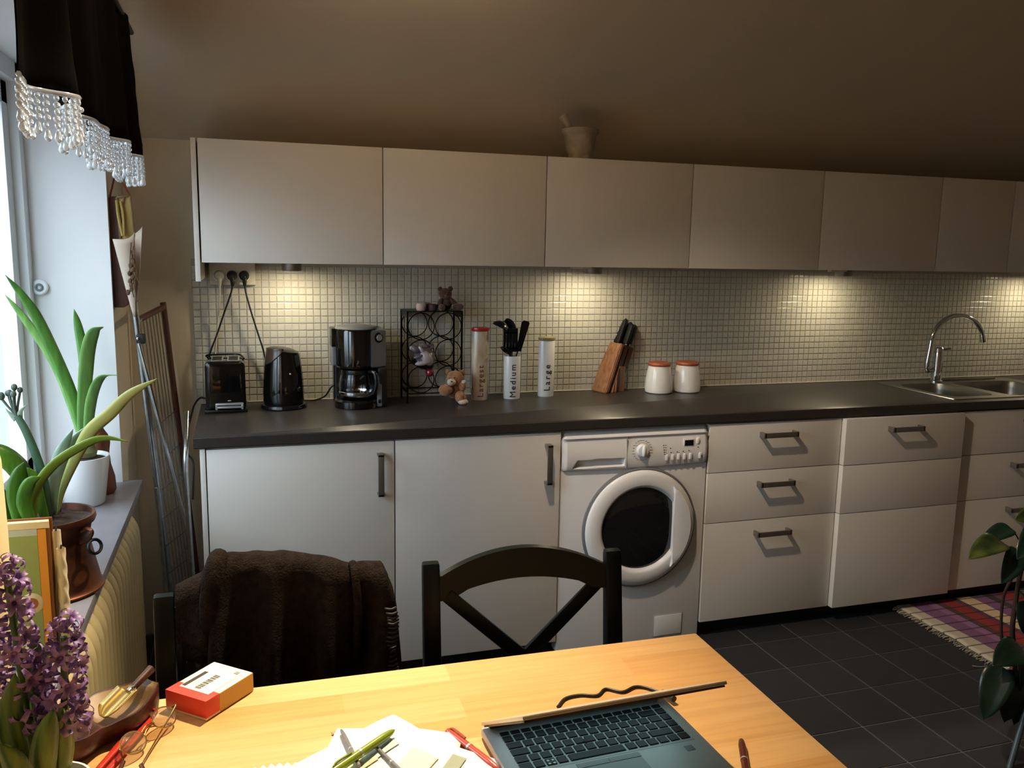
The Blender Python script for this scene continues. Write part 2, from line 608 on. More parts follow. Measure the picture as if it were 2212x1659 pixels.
# slate floor tiles, 20 cm grid
TP, TX, TY = 0.2023, 1.9924, -0.7076
tm = MB()
g = 0.0022
tm.box(g, TP - g, g, TP - g, -0.006, 0.0, bev=0.0012, seg=1)
t0 = tm.build('tile', M['slate'], floor)
t0.location = (TX, TY, 0)
rest = MB()
first = True
for i in range(-12, 14):
    for j in range(-20, 5):
        x, y = TX + i * TP, TY + j * TP
        if x < XL - 0.3 or y < YF - 0.2 or y > 0.0:
            continue
        if -2 <= i <= 8 and -12 <= j <= 0:
            if (i, j) != (0, 0):
                linked(t0, (x, y, random.uniform(-0.0004, 0.0002)), floor)
        else:
            rest.box(max(x + g, XL), min(x + TP - g, XR), max(y + g, YF), min(y + TP - g, -0.02), -0.006, 0.0)
rest.build('outer_tiles', M['slate'], floor, kind='stuff', flat=True)

mb = MB()
mb.box(XL - 0.2, XR + 0.2, 0.0, 0.15, -0.1, 1.88)
wall_back = struct(mb, 'wall_back', M['wall'])
mb = MB()
mb.box(XL - 0.315, XL, YF, WY0, -0.1, 3.1)
mb.box(XL - 0.315, XL, WY1, 0.1, -0.1, 3.1)
mb.box(XL - 0.315, XL, WY0, WY1, WZ1, 3.1)
mb.box(XL - 0.315, XL, WY0, WY1, -0.1, SZ - 0.03)
struct(mb, 'wall_left', M['wall'])
mb = MB()   # plaster lining of the reveal
mb.box(XL - 0.225, XL + 0.001, WY1 - 0.004, WY1 + 0.002, SZ, WZ1)
mb.box(XL - 0.225, XL + 0.001, WY0 - 0.002, WY0 + 0.004, SZ, WZ1)
mb.box(XL - 0.225, XL + 0.001, WY0, WY1, WZ1 - 0.004, WZ1 + 0.002)
struct(mb, 'trim_1', M['reveal'])
mb = MB()
mb.box(XR, XR + 0.15, YF, 0.1, -0.1, 3.1)
struct(mb, 'wall_right', M['wall'])
mb = MB()
mb.box(XL - 0.4, XR + 0.2, YF - 0.15, YF, -0.1, 3.1)
struct(mb, 'wall_front', M['wall'])
mb = MB()
mb.prism([(0.16, 1.87 - 0.16 * SL), (YK, ZC), (YF - 0.1, ZC), (YF - 0.1, ZC + 0.12), (YK - 0.05, ZC + 0.12), (0.16, 1.99 - 0.16 * SL)],
         XL - 0.4, XR + 0.2, axis='x')
struct(mb, 'ceiling', M['ceil'])
mb = MB()
mb.box(XL - 0.225, -0.21, WY0, WY1, SZ - 0.028, SZ, bev=0.002)
mb.box(XL + 0.0005, -0.21, WY1 - 0.001, WY1 + 0.012, SZ - 0.028, SZ, bev=0.001)
tag(mb.build('window_sill', M['sill']), 'deep grey slate window sill carrying the potted plants', 'window sill')

# window: outer frame, two sashes, panes
fx0, fx1 = -0.575, -0.49
mb = MB()
mb.box(fx0, fx1, WY1 - 0.055, WY1, SZ, WZ1, 0.004)
mb.box(fx0, fx1, WY0, WY0 + 0.055, SZ, WZ1, 0.004)
mb.box(fx0, fx1, WY0, WY1, WZ1 - 0.06, WZ1, 0.004)
mb.box(fx0, fx1, WY0, WY1, SZ, SZ + 0.05, 0.004)
mb.box(fx0, fx1, -1.21, -1.15, SZ, WZ1, 0.004)
win = struct(mb, 'window_1', M['frame'])
for ya, yb in ((WY0 + 0.055, -1.21), (-1.15, WY1 - 0.055)):
    mb = MB()
    a, b, c, d = ya, yb, SZ + 0.05, WZ1 - 0.06
    mb.box(-0.56, -0.515, a, a + 0.07, c, d, 0.005)
    mb.box(-0.56, -0.515, b - 0.07, b, c, d, 0.005)
    mb.box(-0.56, -0.515, a, b, c, c + 0.07, 0.005)
    mb.box(-0.56, -0.515, a, b, d - 0.07, d, 0.005)
    sash = mb.build('sash', M['frame'], win)
    mb = MB()
    mb.box(-0.542, -0.538, a + 0.065, b - 0.065, c + 0.065, d - 0.065)
    gm = bpy.data.materials.get('window_pane')
    if not gm:
        gm = bpy.data.materials.new('window_pane')
        gm.use_nodes = True
        nt = gm.node_tree
        nt.nodes.remove(nt.nodes['Principled BSDF'])
        tr = nt.nodes.new('ShaderNodeBsdfTransparent')
        gl = nt.nodes.new('ShaderNodeBsdfGlossy')
        gl.inputs['Roughness'].default_value = 0.02
        mx = nt.nodes.new('ShaderNodeMixShader')
        mx.inputs[0].default_value = 0.06
        nt.links.new(tr.outputs[0], mx.inputs[1])
        nt.links.new(gl.outputs[0], mx.inputs[2])
        nt.links.new(mx.outputs[0], nt.nodes['Material Output'].inputs[0])
    mb.build('pane', gm, sash)

t = thing('reveal_knob', 'round white knob fixed to the window reveal above the plants', 'knob', (-0.472, WY1 - 0.004, 1.358))
mb = MB(t)
rot = Matrix.Rotation(radians(90), 3, 'X')
mb.lathe([(0.0, 0.0), (0.021, 0.0), (0.024, 0.004), (0.024, 0.014), (0.02, 0.018), (0.0, 0.018)], t.location, 24, M=rot, cap=False)
mb.build('disc', M['frame'], t)
mb = MB(t)
mb.lathe([(0.006, 0.018), (0.006, 0.024), (0.011, 0.024), (0.0125, 0.018)], t.location, 20, M=rot, cap=False)
mb.build('hub_ring', M['greypl'], t)
mb = MB(t)
mb.box(-0.498, -0.472, WY1 - 0.012, WY1 - 0.004, 1.343, 1.379, 0.003)
mb.build('bracket', M['frame'], t)

# ------------------------------------------------------------------ backsplash mosaic on the back wall
BX0, BZ0, MP = -0.052, 0.9005, 0.02746
mb = MB()
mb.box(BX0, 4.40, -0.004, -0.0005, 0.9, 1.445)
mb.build('backsplash_grout', M['grout'], wall_back, flat=True)


def mosaic(mb, x, z, rnd=True):
    s, h = MP - 0.0026, 0.0016
    a, b = (random.gauss(0, 0.006), random.gauss(0, 0.006)) if rnd else (0, 0)
    c = [(0, 0), (s, 0), (s, s), (0, s)]
    k = 0.0022
    c2 = [(k, k), (s - k, k), (s - k, s - k), (k, s - k)]
    A = [mb._v((x + p[0], -0.004, z + p[1])) for p in c]
    B = [mb._v((x + p[0], -0.0068 + a * (p[0] - s / 2) + b * (p[1] - s / 2), z + p[1])) for p in c]
    Cc = [mb._v((x + p[0], -0.0076 + a * (p[0] - s / 2) + b * (p[1] - s / 2), z + p[1])) for p in c2]
    for i in range(4):
        q = (i + 1) % 4
        mb.face([A[i], A[q], B[q], B[i]])
        mb.face([B[i], B[q], Cc[q], Cc[i]])
    mb.face(Cc)


mb = MB()
mosaic(mb, 0, 0, False)
m0 = mb.build('tile', M['mosaic'], wall_back, ang=12)
rest = MB()
rows, cols = 20, 162
n = 0
for i in range(cols):
    for j in range(rows):
        x, z = BX0 + 0.0013 + i * MP, BZ0 + 0.001 + j * MP
        if z + MP > 1.447:
            continue
        if i < 16 and n < 299:
            n += 1
            o = m0 if n == 1 else linked(m0, (x, 0, z), wall_back)
            o.location = (x, 0, z)
            o.rotation_euler = (random.gauss(0, 0.005), 0, random.gauss(0, 0.005))
        else:
            mosaic(rest, x, z)
rest.build('tile_field', M['mosaic'], wall_back, kind='stuff', ang=12)
mb = MB()
mb.box(BX0, 4.40, -0.013, -0.004, 0.9002, 0.9045, 0.002)
mb.build('sealant_bead', M['plug'], wall_back)

# ------------------------------------------------------------------ wall cabinets
UY, UZ0, UZ1 = -0.385, 1.439, 1.837
ux = [0.0, 0.6, 1.2, 1.8, 2.4, 3.0, 3.4, 4.2]
ulab = ['leftmost white wall cabinet, with a side panel hanging below its door',
        'second white wall cabinet from the left, above the coffee maker and wire rack',
        'white wall cabinet under the stone mortar and pestle',
        'fourth white wall cabinet from the left, above the two lidded jars',
        'fifth white wall cabinet from the left, right of the third puck lamp',
        'narrow white wall cabinet above the tap, sixth from the left',
        'rightmost white wall cabinet, cut off by the picture edge']
for i in range(7):
    a, b = ux[i], ux[i + 1]
    t = thing('wall_cabinet', ulab[i], 'cabinet', (a, 0, UZ0), 0, 'white wall cabinets over the counter')
    mb = MB(t)
    mb.box(a + 0.0005, b - 0.0005, UY + 0.019, -0.012, UZ0 + 0.004, UZ1 - 0.002)
    mb.build('body', M['carcass'], t)
    mb = MB(t)
    mb.box(a + 0.0018, b - 0.0018, UY, UY + 0.018, UZ0, UZ1, 0.0016)
    mb.build('door', M['cab'], t)
    if i == 0:
        mb = MB(t)
        mb.box(-0.0195, -0.0035, UY - 0.001, -0.012, 1.377, UZ1, 0.0012)
        mb.build('side_panel', M['cab'], t)
plab = ['puck lamp under the leftmost wall cabinet, right of the sockets', 'puck lamp under the cabinet below the mortar',
        'puck lamp under the fifth wall cabinet', 'puck lamp under the rightmost wall cabinet']
for i, x in enumerate(PUCK_X):
    t = thing('puck_lamp', plab[i], 'lamp', (x, PUCK_Y, 1.4085), 0, 'puck lamps under the wall cabinets')
    mb = MB(t)
    mb.lathe([(0.026, 1.4095), (0.034, 1.4085), (0.0355, 1.411), (0.0355, 1.4405), (0.030, 1.443), (0.0, 1.443)], (x, PUCK_Y, 0), 28, cap=False)
    mb.build('housing', M['satin'], t)
    mb = MB(t)
    mb.lathe([(0.0, 1.4105), (0.0265, 1.4105), (0.0265, 1.412), (0.0, 1.412)], (x, PUCK_Y, 0), 24, cap=False)
    mb.build('lens', mat('lit_diffuser', '#fff2d8', 0.4, emit=(1, 0.82, 0.5), es=4), t)
    if i in (1, 2):
        mb = MB(t)
        mb.box(x - 0.115, x - 0.032, PUCK_Y - 0.06, PUCK_Y - 0.035, 1.428, 1.4425, 0.002)
        mb.build('switch_box', M['plug'], t)

# ------------------------------------------------------------------ base units
BY, BZT = -0.606, 0.857


def bar_handle(t, parent, cx, z, yf, w=0.154, vert=False):
    m = MB(t)
    y = yf - 0.036
    if not vert:
        m.box(cx - w / 2, cx + w / 2, y, y + 0.006, z - 0.010, z + 0.010, 0.0012)
        for s in (-1, 1):
            x = cx + s * (w / 2 - 0.004)
            m.box(x - 0.004, x + 0.004, y, yf + 0.0008, z - 0.010, z + 0.010, 0.001)
    else:
        m.box(cx - 0.010, cx + 0.010, y, y + 0.006, z - w / 2, z + w / 2, 0.0012)
        for s in (-1, 1):
            q = z + s * (w / 2 - 0.004)
            m.box(cx - 0.010, cx + 0.010, y, yf + 0.0008, q - 0.004, q + 0.004, 0.001)
    return m.build('handle', M['satin'], parent)


for k, lab in ((0, 'left base cabinet with a white door and side panel, behind the cardigan chair'),
               (1, 'white base cabinet between the left base cabinet and the washing machine')):
    a, b = 0.6 * k, 0.6 * k + 0.6
    t = thing('base_cabinet', lab, 'cabinet', (a, 0, 0.06), 0, 'white base cabinets with doors')
    mb = MB(t)
    mb.box(a + 0.0005, b - 0.0005, BY + 0.02, -0.02, 0.064, 0.862)
    mb.build('body', M['carcass'], t)
    mb = MB(t)
    mb.box(a + 0.002, b - 0.002, BY, BY + 0.019, 0.061, BZT, 0.0016)
    d = mb.build('door', M['cab'], t)
    bar_handle(t, d, 0.549 if k == 0 else 1.147, 0.747, BY, 0.144, True)
    if k == 0:
        mb = MB(t)
        mb.box(-0.0175, -0.0015, BY, -0.02, 0.0, 0.8605, 0.0012)
        mb.build('side_panel', M['cab'], t)


def drawers(name, lab, a, b, yf, fronts, handles, top=0.862):
    t = thing(name, lab, 'cabinet', (a, 0, 0.06), 0, 'white drawer units')
    m = MB(t)
    m.box(a + 0.0005, b - 0.0005, BY + 0.02, -0.02, 0.064, top)
    m.build('body', M['carcass'], t)
    for (z0, z1), h in zip(fronts, handles):
        m = MB(t)
        m.box(a + 0.002, b - 0.002, yf, BY + 0.0195, z0, z1, 0.0016)
        f = m.build('drawer_front', M['cab'], t)
        if h:
            bar_handle(t, f, h, z1 - 0.047 if z1 > 0.8 else z1 - 0.051, yf)


F3 = [(0.668, BZT), (0.467, 0.665), (0.064, 0.464)]
drawers('drawer_unit', 'white unit of three drawers, each with a bar handle, beside the washing machine', 1.8, 2.4, BY, F3, [2.098] * 3)
drawers('drawer_unit', 'white unit standing proud, one bar handle on its top front', 2.4, 3.0, -0.63, F3, [2.683, None, None])
drawers('drawer_unit', 'white drawer unit below the sink, behind the leafy plant', 3.0, 3.84, BY, F3, [3.42, 3.372, 3.372], 0.742)
drawers('drawer_unit', 'plain white drawer unit right of the sink unit, beyond the picture edge', 3.84, 4.40, BY, F3, [4.12, 4.12, 4.12])
mb = MB()
mb.box(0.0, 1.198, -0.555, -0.535, 0.0, 0.062)
mb.box(1.8, 4.40, -0.555, -0.535, 0.0, 0.062)
tag(mb.build('plinth', M['plinth']), 'black plinth board running under the base units', 'plinth')

# counter with a sink cut-out
SX0, SX1, SY0, SY1 = 3.01, 3.80, -0.556, -0.078
mb = MB()
fills = []
for zz in (0.9, 0.8642):
    es = []
    for rect in ((-0.035, 4.42, -0.614, -0.010), (SX0 + 0.006, SX1 - 0.006, SY0 + 0.006, SY1 - 0.006)):
        c = [mb._v(p) for p in ((rect[0], rect[2], zz), (rect[1], rect[2], zz), (rect[1], rect[3], zz), (rect[0], rect[3], zz))]
        es += [mb.bm.edges.new((c[k], c[(k + 1) % 4])) for k in range(4)]
        fills.append(c)
    bmesh.ops.triangle_fill(mb.bm, edges=es, use_beauty=True)
for A_, B_ in ((fills[0], fills[2]), (fills[1], fills[3])):
    for k in range(4):
        mb.face([A_[k], A_[(k + 1) % 4], B_[(k + 1) % 4], B_[k]])
fe = [e for e in mb.bm.edges if all(abs(v.co.y + 0.614) < 1e-5 for v in e.verts) and abs(e.verts[0].co.z - e.verts[1].co.z) < 1e-5]
bmesh.ops.bevel(mb.bm, geom=fe, offset=0.003, segments=3, affect='EDGES')
tag(mb.build('worktop', M['counter'], ang=40), 'long dark grey laminate worktop over the base units', 'worktop')


def rrect(x0, x1, y0, y1, r, k=5):
    out = []
    for cx, cy, a0 in ((x1 - r, y1 - r, 0), (x0 + r, y1 - r, 90), (x0 + r, y0 + r, 180), (x1 - r, y0 + r, 270)):
        for i in range(k + 1):
            a = radians(a0 + 90 * i / k)
            out.append((cx + r * cos(a), cy + r * sin(a)))
    return out


t = thing('kitchen_sink', 'stainless steel sink with two bowls set into the worktop', 'sink', (3.4, -0.3, 0.9))
bowls = [rrect(3.05, 3.30, -0.50, -0.15, 0.05), rrect(3.36, 3.74, -0.53, -0.15, 0.05)]
mb = MB(t)
es = []
outer = [mb._v((x, y, 0.9035)) for x, y in rrect(SX0, SX1, SY0, SY1, 0.012, 3)]
low = [mb._v((x, y, 0.9005)) for x, y in rrect(SX0 - 0.002, SX1 + 0.002, SY0 - 0.002, SY1 + 0.002, 0.013, 3)]
nv = len(outer)
for i in range(nv):
    es.append(mb.bm.edges.new((outer[i], outer[(i + 1) % nv])))
for bl in bowls:
    ring = [mb._v((x, y, 0.9025)) for x, y in bl]
    for i in range(len(ring)):
        es.append(mb.bm.edges.new((ring[i], ring[(i + 1) % len(ring)])))
bmesh.ops.triangle_fill(mb.bm, edges=es, use_beauty=True)
for i in range(nv):
    mb.face([outer[i], low[i], low[(i + 1) % nv], outer[(i + 1) % nv]])
mb.build('rim', M['steel'], t, ang=25)
for bi, bl in enumerate(bowls):
    mb = MB(t)
    cx = sum(p[0] for p in bl) / len(bl)
    cy = sum(p[1] for p in bl) / len(bl)
    prof = [(1.0, 0.9025), (0.985, 0.897), (0.97, 0.87), (0.95, 0.77), (0.88, 0.757), (0.12, 0.75), (0.001, 0.748)]
    rings = [[mb._v((cx + (x - cx) * s, cy + (y - cy) * s, z)) for x, y in bl] for s, z in prof]
    for j in range(len(rings) - 1):
        for i in range(len(bl)):
            q = (i + 1) % len(bl)
            mb.face([rings[j][i], rings[j][q], rings[j + 1][q], rings[j + 1][i]])
    mb.build('bowl', M['steel'], t, ang=50)
mb = MB(t)
mb.box(3.375, 3.70, -0.112, -0.098, 0.9035, 0.914, 0.003)
mb.build('back_ledge', M['steel'], t)

t = thing('kitchen_tap', 'tall chrome tap with an arched spout behind the sink', 'tap', (3.325, -0.118, 0.903))
fx, fy = 3.325, -0.118
mb = MB(t)
mb.lathe([(0.030, 0.9036), (0.030, 0.909), (0.024, 0.914), (0.0235, 1.03), (0.0225, 1.046), (0.0, 1.046)], (fx, fy, 0), 24, cap=False)
mb.build('body', M['chrome'], t)
mb = MB(t)
sp = [(fx - 0.018, fy, 0.962), (fx - 0.052, fy, 0.957), (fx - 0.062, fy, 0.985), (fx - 0.055, fy, 1.05), (fx - 0.044, fy, 1.125),
      (fx - 0.015, fy, 1.178), (fx + 0.05, fy, 1.217), (fx + 0.125, fy, 1.222), (fx + 0.20, fy, 1.195), (fx + 0.245, fy, 1.150), (fx + 0.265, fy, 1.098)]
mb.tube(sp, 0.0115, 12, 6)
mb.build('spout', M['chrome'], t)
mb = MB(t)
mb.tube([(fx + 0.255, fy, 1.125), (fx + 0.2665, fy, 1.093)], 0.0135, 14, 2)
mb.build('nozzle', M['chrome'], t)
mb = MB(t)
mb.lathe([(0.0215, 1.0465), (0.0215, 1.066), (0.017, 1.072), (0.0, 1.072)], (fx, fy, 0), 20, cap=False)
mb.tube([(fx + 0.01, fy - 0.01, 1.060), (fx + 0.05, fy - 0.02, 1.066)], 0.005, 8, 2)
mb.build('lever', M['chrome'], t)

# ------------------------------------------------------------------ washing machine
wx0, wx1 = 1.2035, 1.7965
t = thing('washing_machine', 'white front-loading washing machine with a dark round door window', 'washing machine', (1.5, -0.3, 0))
mb = MB(t)
mb.box(wx0, wx1, BY + 0.004, -0.03, 0.012, 0.712, 0.006)
mb.box(wx0, wx1, BY + 0.03, -0.03, 0.712, 0.858, 0.006)
mb.build('body', M['wasp'], t)
# fascia: curved profile in y-z, sides rounded
mb = MB(t)


def fasc(u, v):
    z = 0.708 + v * 0.150
    y = BY - 0.012 * sin(pi * min(1, v * 1.15) ** 0.7) + (0.028 * ((v - 0.82) / 0.18) ** 2 if v > 0.82 else 0)
    x = wx0 + u * (wx1 - wx0)
    e = min(x - wx0, wx1 - x)
    if e < 0.02:
        y += 0.014 * (1 - e / 0.02) ** 2
    if z < 0.716:
        y += 0.010 * (1 - (z - 0.708) / 0.008)
    z += -0.010 * sin(pi * u) * (1 - v) * 0.6
    if x < 1.4525 and z < 0.756:      # scooped grip of the soap drawer
        l = (x - 1.243 - max(0, z - 0.722) * 0.55) / 0.010
        r = (1.4475 - x) / 0.005
        tp = (0.7525 - z) / 0.004
        bt = (z - 0.7195) / 0.010
        q = max(0.0, min(1.0, l, r, tp, bt))
        y += 0.018 * q * q * (3 - 2 * q)
    return (x, y, z)


mb.grid(fasc, 190, 56)
pan = mb.build('control_panel', M['wasp'], t, ang=60)


def fy_(x, z):
    return fasc((x - wx0) / (wx1 - wx0), (z - 0.708) / 0.150)[1]


mb = MB(t)       # seam along the top of the fascia
mb.box(wx0 + 0.004, wx1 - 0.004, BY - 0.0072, BY + 0.002, 0.8295, 0.8307)
mb.build('seam', M['wgrey'], pan)
mb = MB(t)
mb.box(1.4535, 1.4545, BY - 0.0128, BY - 0.004, 0.716, 0.828)
mb.build('drawer_gap', M['wgrey'], pan)
kx, kz = 1.5165, 0.776
ky = fy_(kx, kz)
mb = MB(t)
RX = Matrix.Rotation(radians(90), 3, 'X')
mb.lathe([(0.0245, -0.002), (0.024, 0.004), (0.021, 0.011), (0.012, 0.013), (0.0, 0.013)], (kx, ky, kz), 28, M=RX, cap=False)
kn = mb.build('dial', M['wasp'], t)
mb = MB(t)
mb.ball((kx, ky - 0.013, kz), (0.0075, 0.009, 0.023), 12, 8)
mb.build('dial_grip', M['wasp'], kn)
mb = MB(t)       # printed programme marks round the dial
for i in range(22):
    a = 2 * pi * i / 22
    r = 0.037
    x, z = kx + r * cos(a), kz + r * sin(a)
    w = 0.0035 if i % 3 else 0.006
    yy = fy_(x, z)
    mb.box(x - w, x + w, yy - 0.0006, yy + 0.001, z - 0.0009, z + 0.0009)
for i in range(14):
    a = 2 * pi * i / 28 - 0.5
    x, z = kx + 0.029 * cos(a), kz + 0.029 * sin(a)
    yy = fy_(x, z)
    mb.box(x - 0.0012, x + 0.0012, yy - 0.0006, yy + 0.001, z - 0.0012, z + 0.0012)
mb.build('dial_print', M['wgrey'], pan)
for i in range(5):
    x = 1.618 + i * 0.0245
    mb = MB(t)
    yy = fy_(x, 0.744)
    mb.box(x - 0.0058, x + 0.0058, yy - 0.006, yy + 0.003, 0.732, 0.756, 0.0045, 2)
    mb.build('button', M['wasp'], t)
for x, z in ((1.747, 0.801), (1.757, 0.744)):
    mb = MB(t)
    yy = fy_(x, z)
    mb.box(x - 0.006, x + 0.006, yy - 0.006, yy + 0.003, z - 0.012, z + 0.012, 0.0045, 2)
    mb.build('button', M['wasp'], t)
mb = MB(t)
yy = fy_(1.708, 0.795)
mb.box(1.686, 1.732, yy - 0.0025, yy + 0.003, 0.779, 0.811, 0.002)
dsp = mb.build('display_bezel', M['wasp'], t)
mb = MB(t)
mb.box(1.691, 1.727, yy - 0.0032, yy, 0.784, 0.8055)
mb.build('display', M['glassdk'], dsp)
mb = MB(t)
for i in range(5):
    z = 0.790 - i * 0.0085
    x = 1.603 + i * 0.001
    q = fy_(x, z)
    mb.box(x - 0.0017, x + 0.0017, q - 0.0006, q + 0.001, z - 0.0017, z + 0.0017)
for x, z in ((1.632, 0.778), (1.634, 0.762), (1.660, 0.763), (1.685, 0.764), (1.709, 0.765), (1.748, 0.776), (1.760, 0.744)):
    q = fy_(x, z) - (0.006 if x == 1.760 else 0)
    mb.box(x - 0.0018, x + 0.0018, q - 0.0006, q + 0.001, z - 0.0018, z + 0.0018)
mb.build('indicator_lights', M['glassdk'], pan)
mb = MB(t)
for i in range(5):
    z = 0.790 - i * 0.0085
    q = fy_(1.612, z)
    mb.box(1.608, 1.616, q - 0.0005, q + 0.001, z - 0.001, z + 0.001)
for i in range(5):
    x = 1.618 + i * 0.0245
    q = fy_(x, 0.7595)
    mb.box(x - 0.003, x + 0.003, q - 0.0005, q + 0.001, 0.7588, 0.7606)
mb.build('panel_print', M['wgrey'], pan)
# porthole door
dc = Vector((1.521, BY, 0.478))
mb = MB(t)
mb.lathe([(0.232, 0.0), (0.232, 0.008), (0.226, 0.012)], dc, 64, M=RX, cap=False)
mb.build('door_seal', M['greypl'], t)
mb = MB(t)
mb.lathe([(0.222, 0.004), (0.2235, 0.012), (0.219, 0.019), (0.205, 0.025), (0.172, 0.029), (0.163, 0.025), (0.158, 0.014), (0.152, 0.010)], dc, 72, M=RX, cap=False)
door = mb.build('porthole_door', M['wasp'], t, ang=50)
mb = MB(t)
mb.lathe([(0.160, 0.012), (0.150, 0.016), (0.12, 0.022), (0.06, 0.026), (0.0, 0.027)], dc, 56, M=RX, cap=False)
mb.build('door_glass', M['glassdk'], door, ang=60)
mb = MB(t)       # chord-shaped grip on the right
pts = []
for i in range(15):
    a = radians(-52 + 104 * i / 14)
    pts.append((dc.x + 0.200 * cos(a), dc.z + 0.200 * sin(a)))
xr = dc.x + 0.128
pts += [(xr, dc.z + 0.118), (xr - 0.002, dc.z), (xr, dc.z - 0.118)]
mb.prism(pts, BY - 0.0345, BY - 0.012, 'y', 0.006, 3)
mb.build('door_grip', M['wasp'], door)
mb = MB(t)
mb.box(1.603, 1.722, BY - 0.001, BY + 0.01, 0.030, 0.113, 0.003)
mb.build('filter_flap', M['wasp'], t)
mb = MB(t)
mb.box(1.6015, 1.7235, BY + 0.0005, BY + 0.006, 0.0285, 0.1145, 0.002)
mb.build('flap_gap', M['wgrey'], t)
for x, y in ((1.25, -0.55), (1.75, -0.55), (1.25, -0.1), (1.75, -0.1)):
    mb = MB(t)
    mb.lathe([(0.02, 0.0), (0.02, 0.014)], (x, y, 0), 12)
    mb.build('foot', M['matblack'], t)
# ------------------------------------------------------------------ on the worktop
CZ = 0.9003

# toaster
t = thing('toaster', 'black two-slot toaster with a grey front lever at the left end of the worktop', 'toaster', (0.058, -0.13, CZ))
mb = MB(t)
mb.box(-0.012, 0.128, -0.213, -0.045, CZ + 0.008, 1.086, 0.020, 4, taper=0.985)
mb.build('shell', M['gloss'], t)
mb = MB(t)
mb.box(-0.016, 0.132, -0.218, -0.04, CZ, CZ + 0.012, 0.004)
mb.build('base', M['black'], t)
mb = MB(t)
for a in (0.010, 0.066):
    mb.box(a, a + 0.042, -0.188, -0.068, 1.0852, 1.0872, 0.0008)
mb.build('slot_rim', M['silverpl'], t)
mb = MB(t)
for a in (0.010, 0.066):
    mb.box(a + 0.005, a + 0.037, -0.182, -0.074, 1.0866, 1.0880)
mb.build('slot', M['matblack'], t)
mb = MB(t)       # raised wire warming rack along the back
mb.tube([(-0.004, -0.066, 1.084), (-0.002, -0.058, 1.092), (0.098, -0.058, 1.093), (0.116, -0.085, 1.090), (0.124, -0.115, 1.084)], 0.0035, 8, 5)
mb.build('warming_rail', M['black'], t)
mb = MB(t)
mb.box(0.022, 0.118, -0.226, -0.211, 0.918, 0.926, 0.003)
mb.box(0.022, 0.030, -0.226, -0.211, 0.913, 0.936, 0.003)
mb.box(0.110, 0.118, -0.226, -0.211, 0.913, 0.936, 0.003)
mb.box(0.022, 0.118, -0.226, -0.213, 0.929, 0.937, 0.003)
mb.build('lever_tray', M['silverpl'], t)
mb = MB(t)
mb.ball((0.070, -0.2125, 0.944), (0.007, 0.002, 0.0025), 12, 6)
mb.build('badge', M['silverpl'], t)

# kettle
t = thing('kettle', 'black jug kettle with a bronze-tinted spout between toaster and coffee maker', 'kettle', (0.262, -0.14, CZ))
kc = (0.262, -0.14, 0)
mb = MB(t)
prof = [(0.070, 0.918), (0.0745, 0.925), (0.0755, 0.96), (0.0735, 1.0), (0.069, 1.05), (0.062, 1.10), (0.0585, 1.118)]


def ket(u, v):
    f = v * (len(prof) - 1)
    i = min(int(f), len(prof) - 2)
    f -= i
    r = prof[i][0] * (1 - f) + prof[i + 1][0] * f
    z = prof[i][1] * (1 - f) + prof[i + 1][1] * f
    a = 2 * pi * u
    # the top edge dips towards the front right
    z += 0.010 * max(0, v - 0.8) / 0.2 * (-0.9 * cos(a) - 0.3)
    return (kc[0] + r * cos(a), kc[1] + r * sin(a), z)


mb.grid(ket, 40, 16, cu=True)
mb.build('jug', M['gloss'], t, ang=60)
mb = MB(t)


def lid(u, v):
    a = 2 * pi * u
    p = ket(u, 1.0)
    r = 1 - v
    return (kc[0] + (p[0] - kc[0]) * r, kc[1] + (p[1] - kc[1]) * r, p[2] * r + (1 - r) * 1.126 + 0.016 * sin(pi * min(1, v * 0.5 + 0.0)) * r)


mb.grid(lid, 40, 8, cu=True)
mb.build('lid', M['black'], t, ang=60)
mb = MB(t)       # bronze spout cheek, front left


def cheek(u, v):
    a = radians(195 + 75 * u)
    z = 1.128 - v * (0.055 * (1 - (u) ** 2) + 0.008)
    zz = (z - 1.05) / 0.068
    r = 0.069 - 0.0105 * max(0, min(1, zz)) + 0.002
    return (kc[0] + r * cos(a), kc[1] + r * sin(a), z)


mb.grid(cheek, 14, 8)
mb.build('spout_cheek', mat('bronze_plastic', '#4a3a2b', 0.25, coat=0.4), t, solid=0.002)
mb = MB(t)
mb.lathe([(0.082, CZ), (0.084, CZ + 0.005), (0.081, CZ + 0.014), (0.071, CZ + 0.019), (0.0, CZ + 0.019)], kc, 36, cap=False)
mb.build('power_base', M['black'], t)
mb = MB(t)
mb.tube([(kc[0] + 0.012, kc[1] + 0.055, 1.10), (kc[0] + 0.018, kc[1] + 0.085, 1.095), (kc[0] + 0.020, kc[1] + 0.095, 1.03), (kc[0] + 0.018, kc[1] + 0.085, 0.96), (kc[0] + 0.014, kc[1] + 0.066, 0.945)], 0.010, 10, 5)
mb.build('handle', M['black'], t)
mb = MB(t)
mb.box(kc[0] - 0.03, kc[0] - 0.010, kc[1] - 0.0845, kc[1] - 0.078, CZ + 0.004, CZ + 0.014, 0.002)
mb.build('base_switch', M['greypl'], t)
mb = MB(t)
mb.ball((kc[0] + 0.022, kc[1] - 0.069, 1.035), (0.0035, 0.002, 0.0035), 10, 6)
mb.build('badge', M['silverpl'], t)

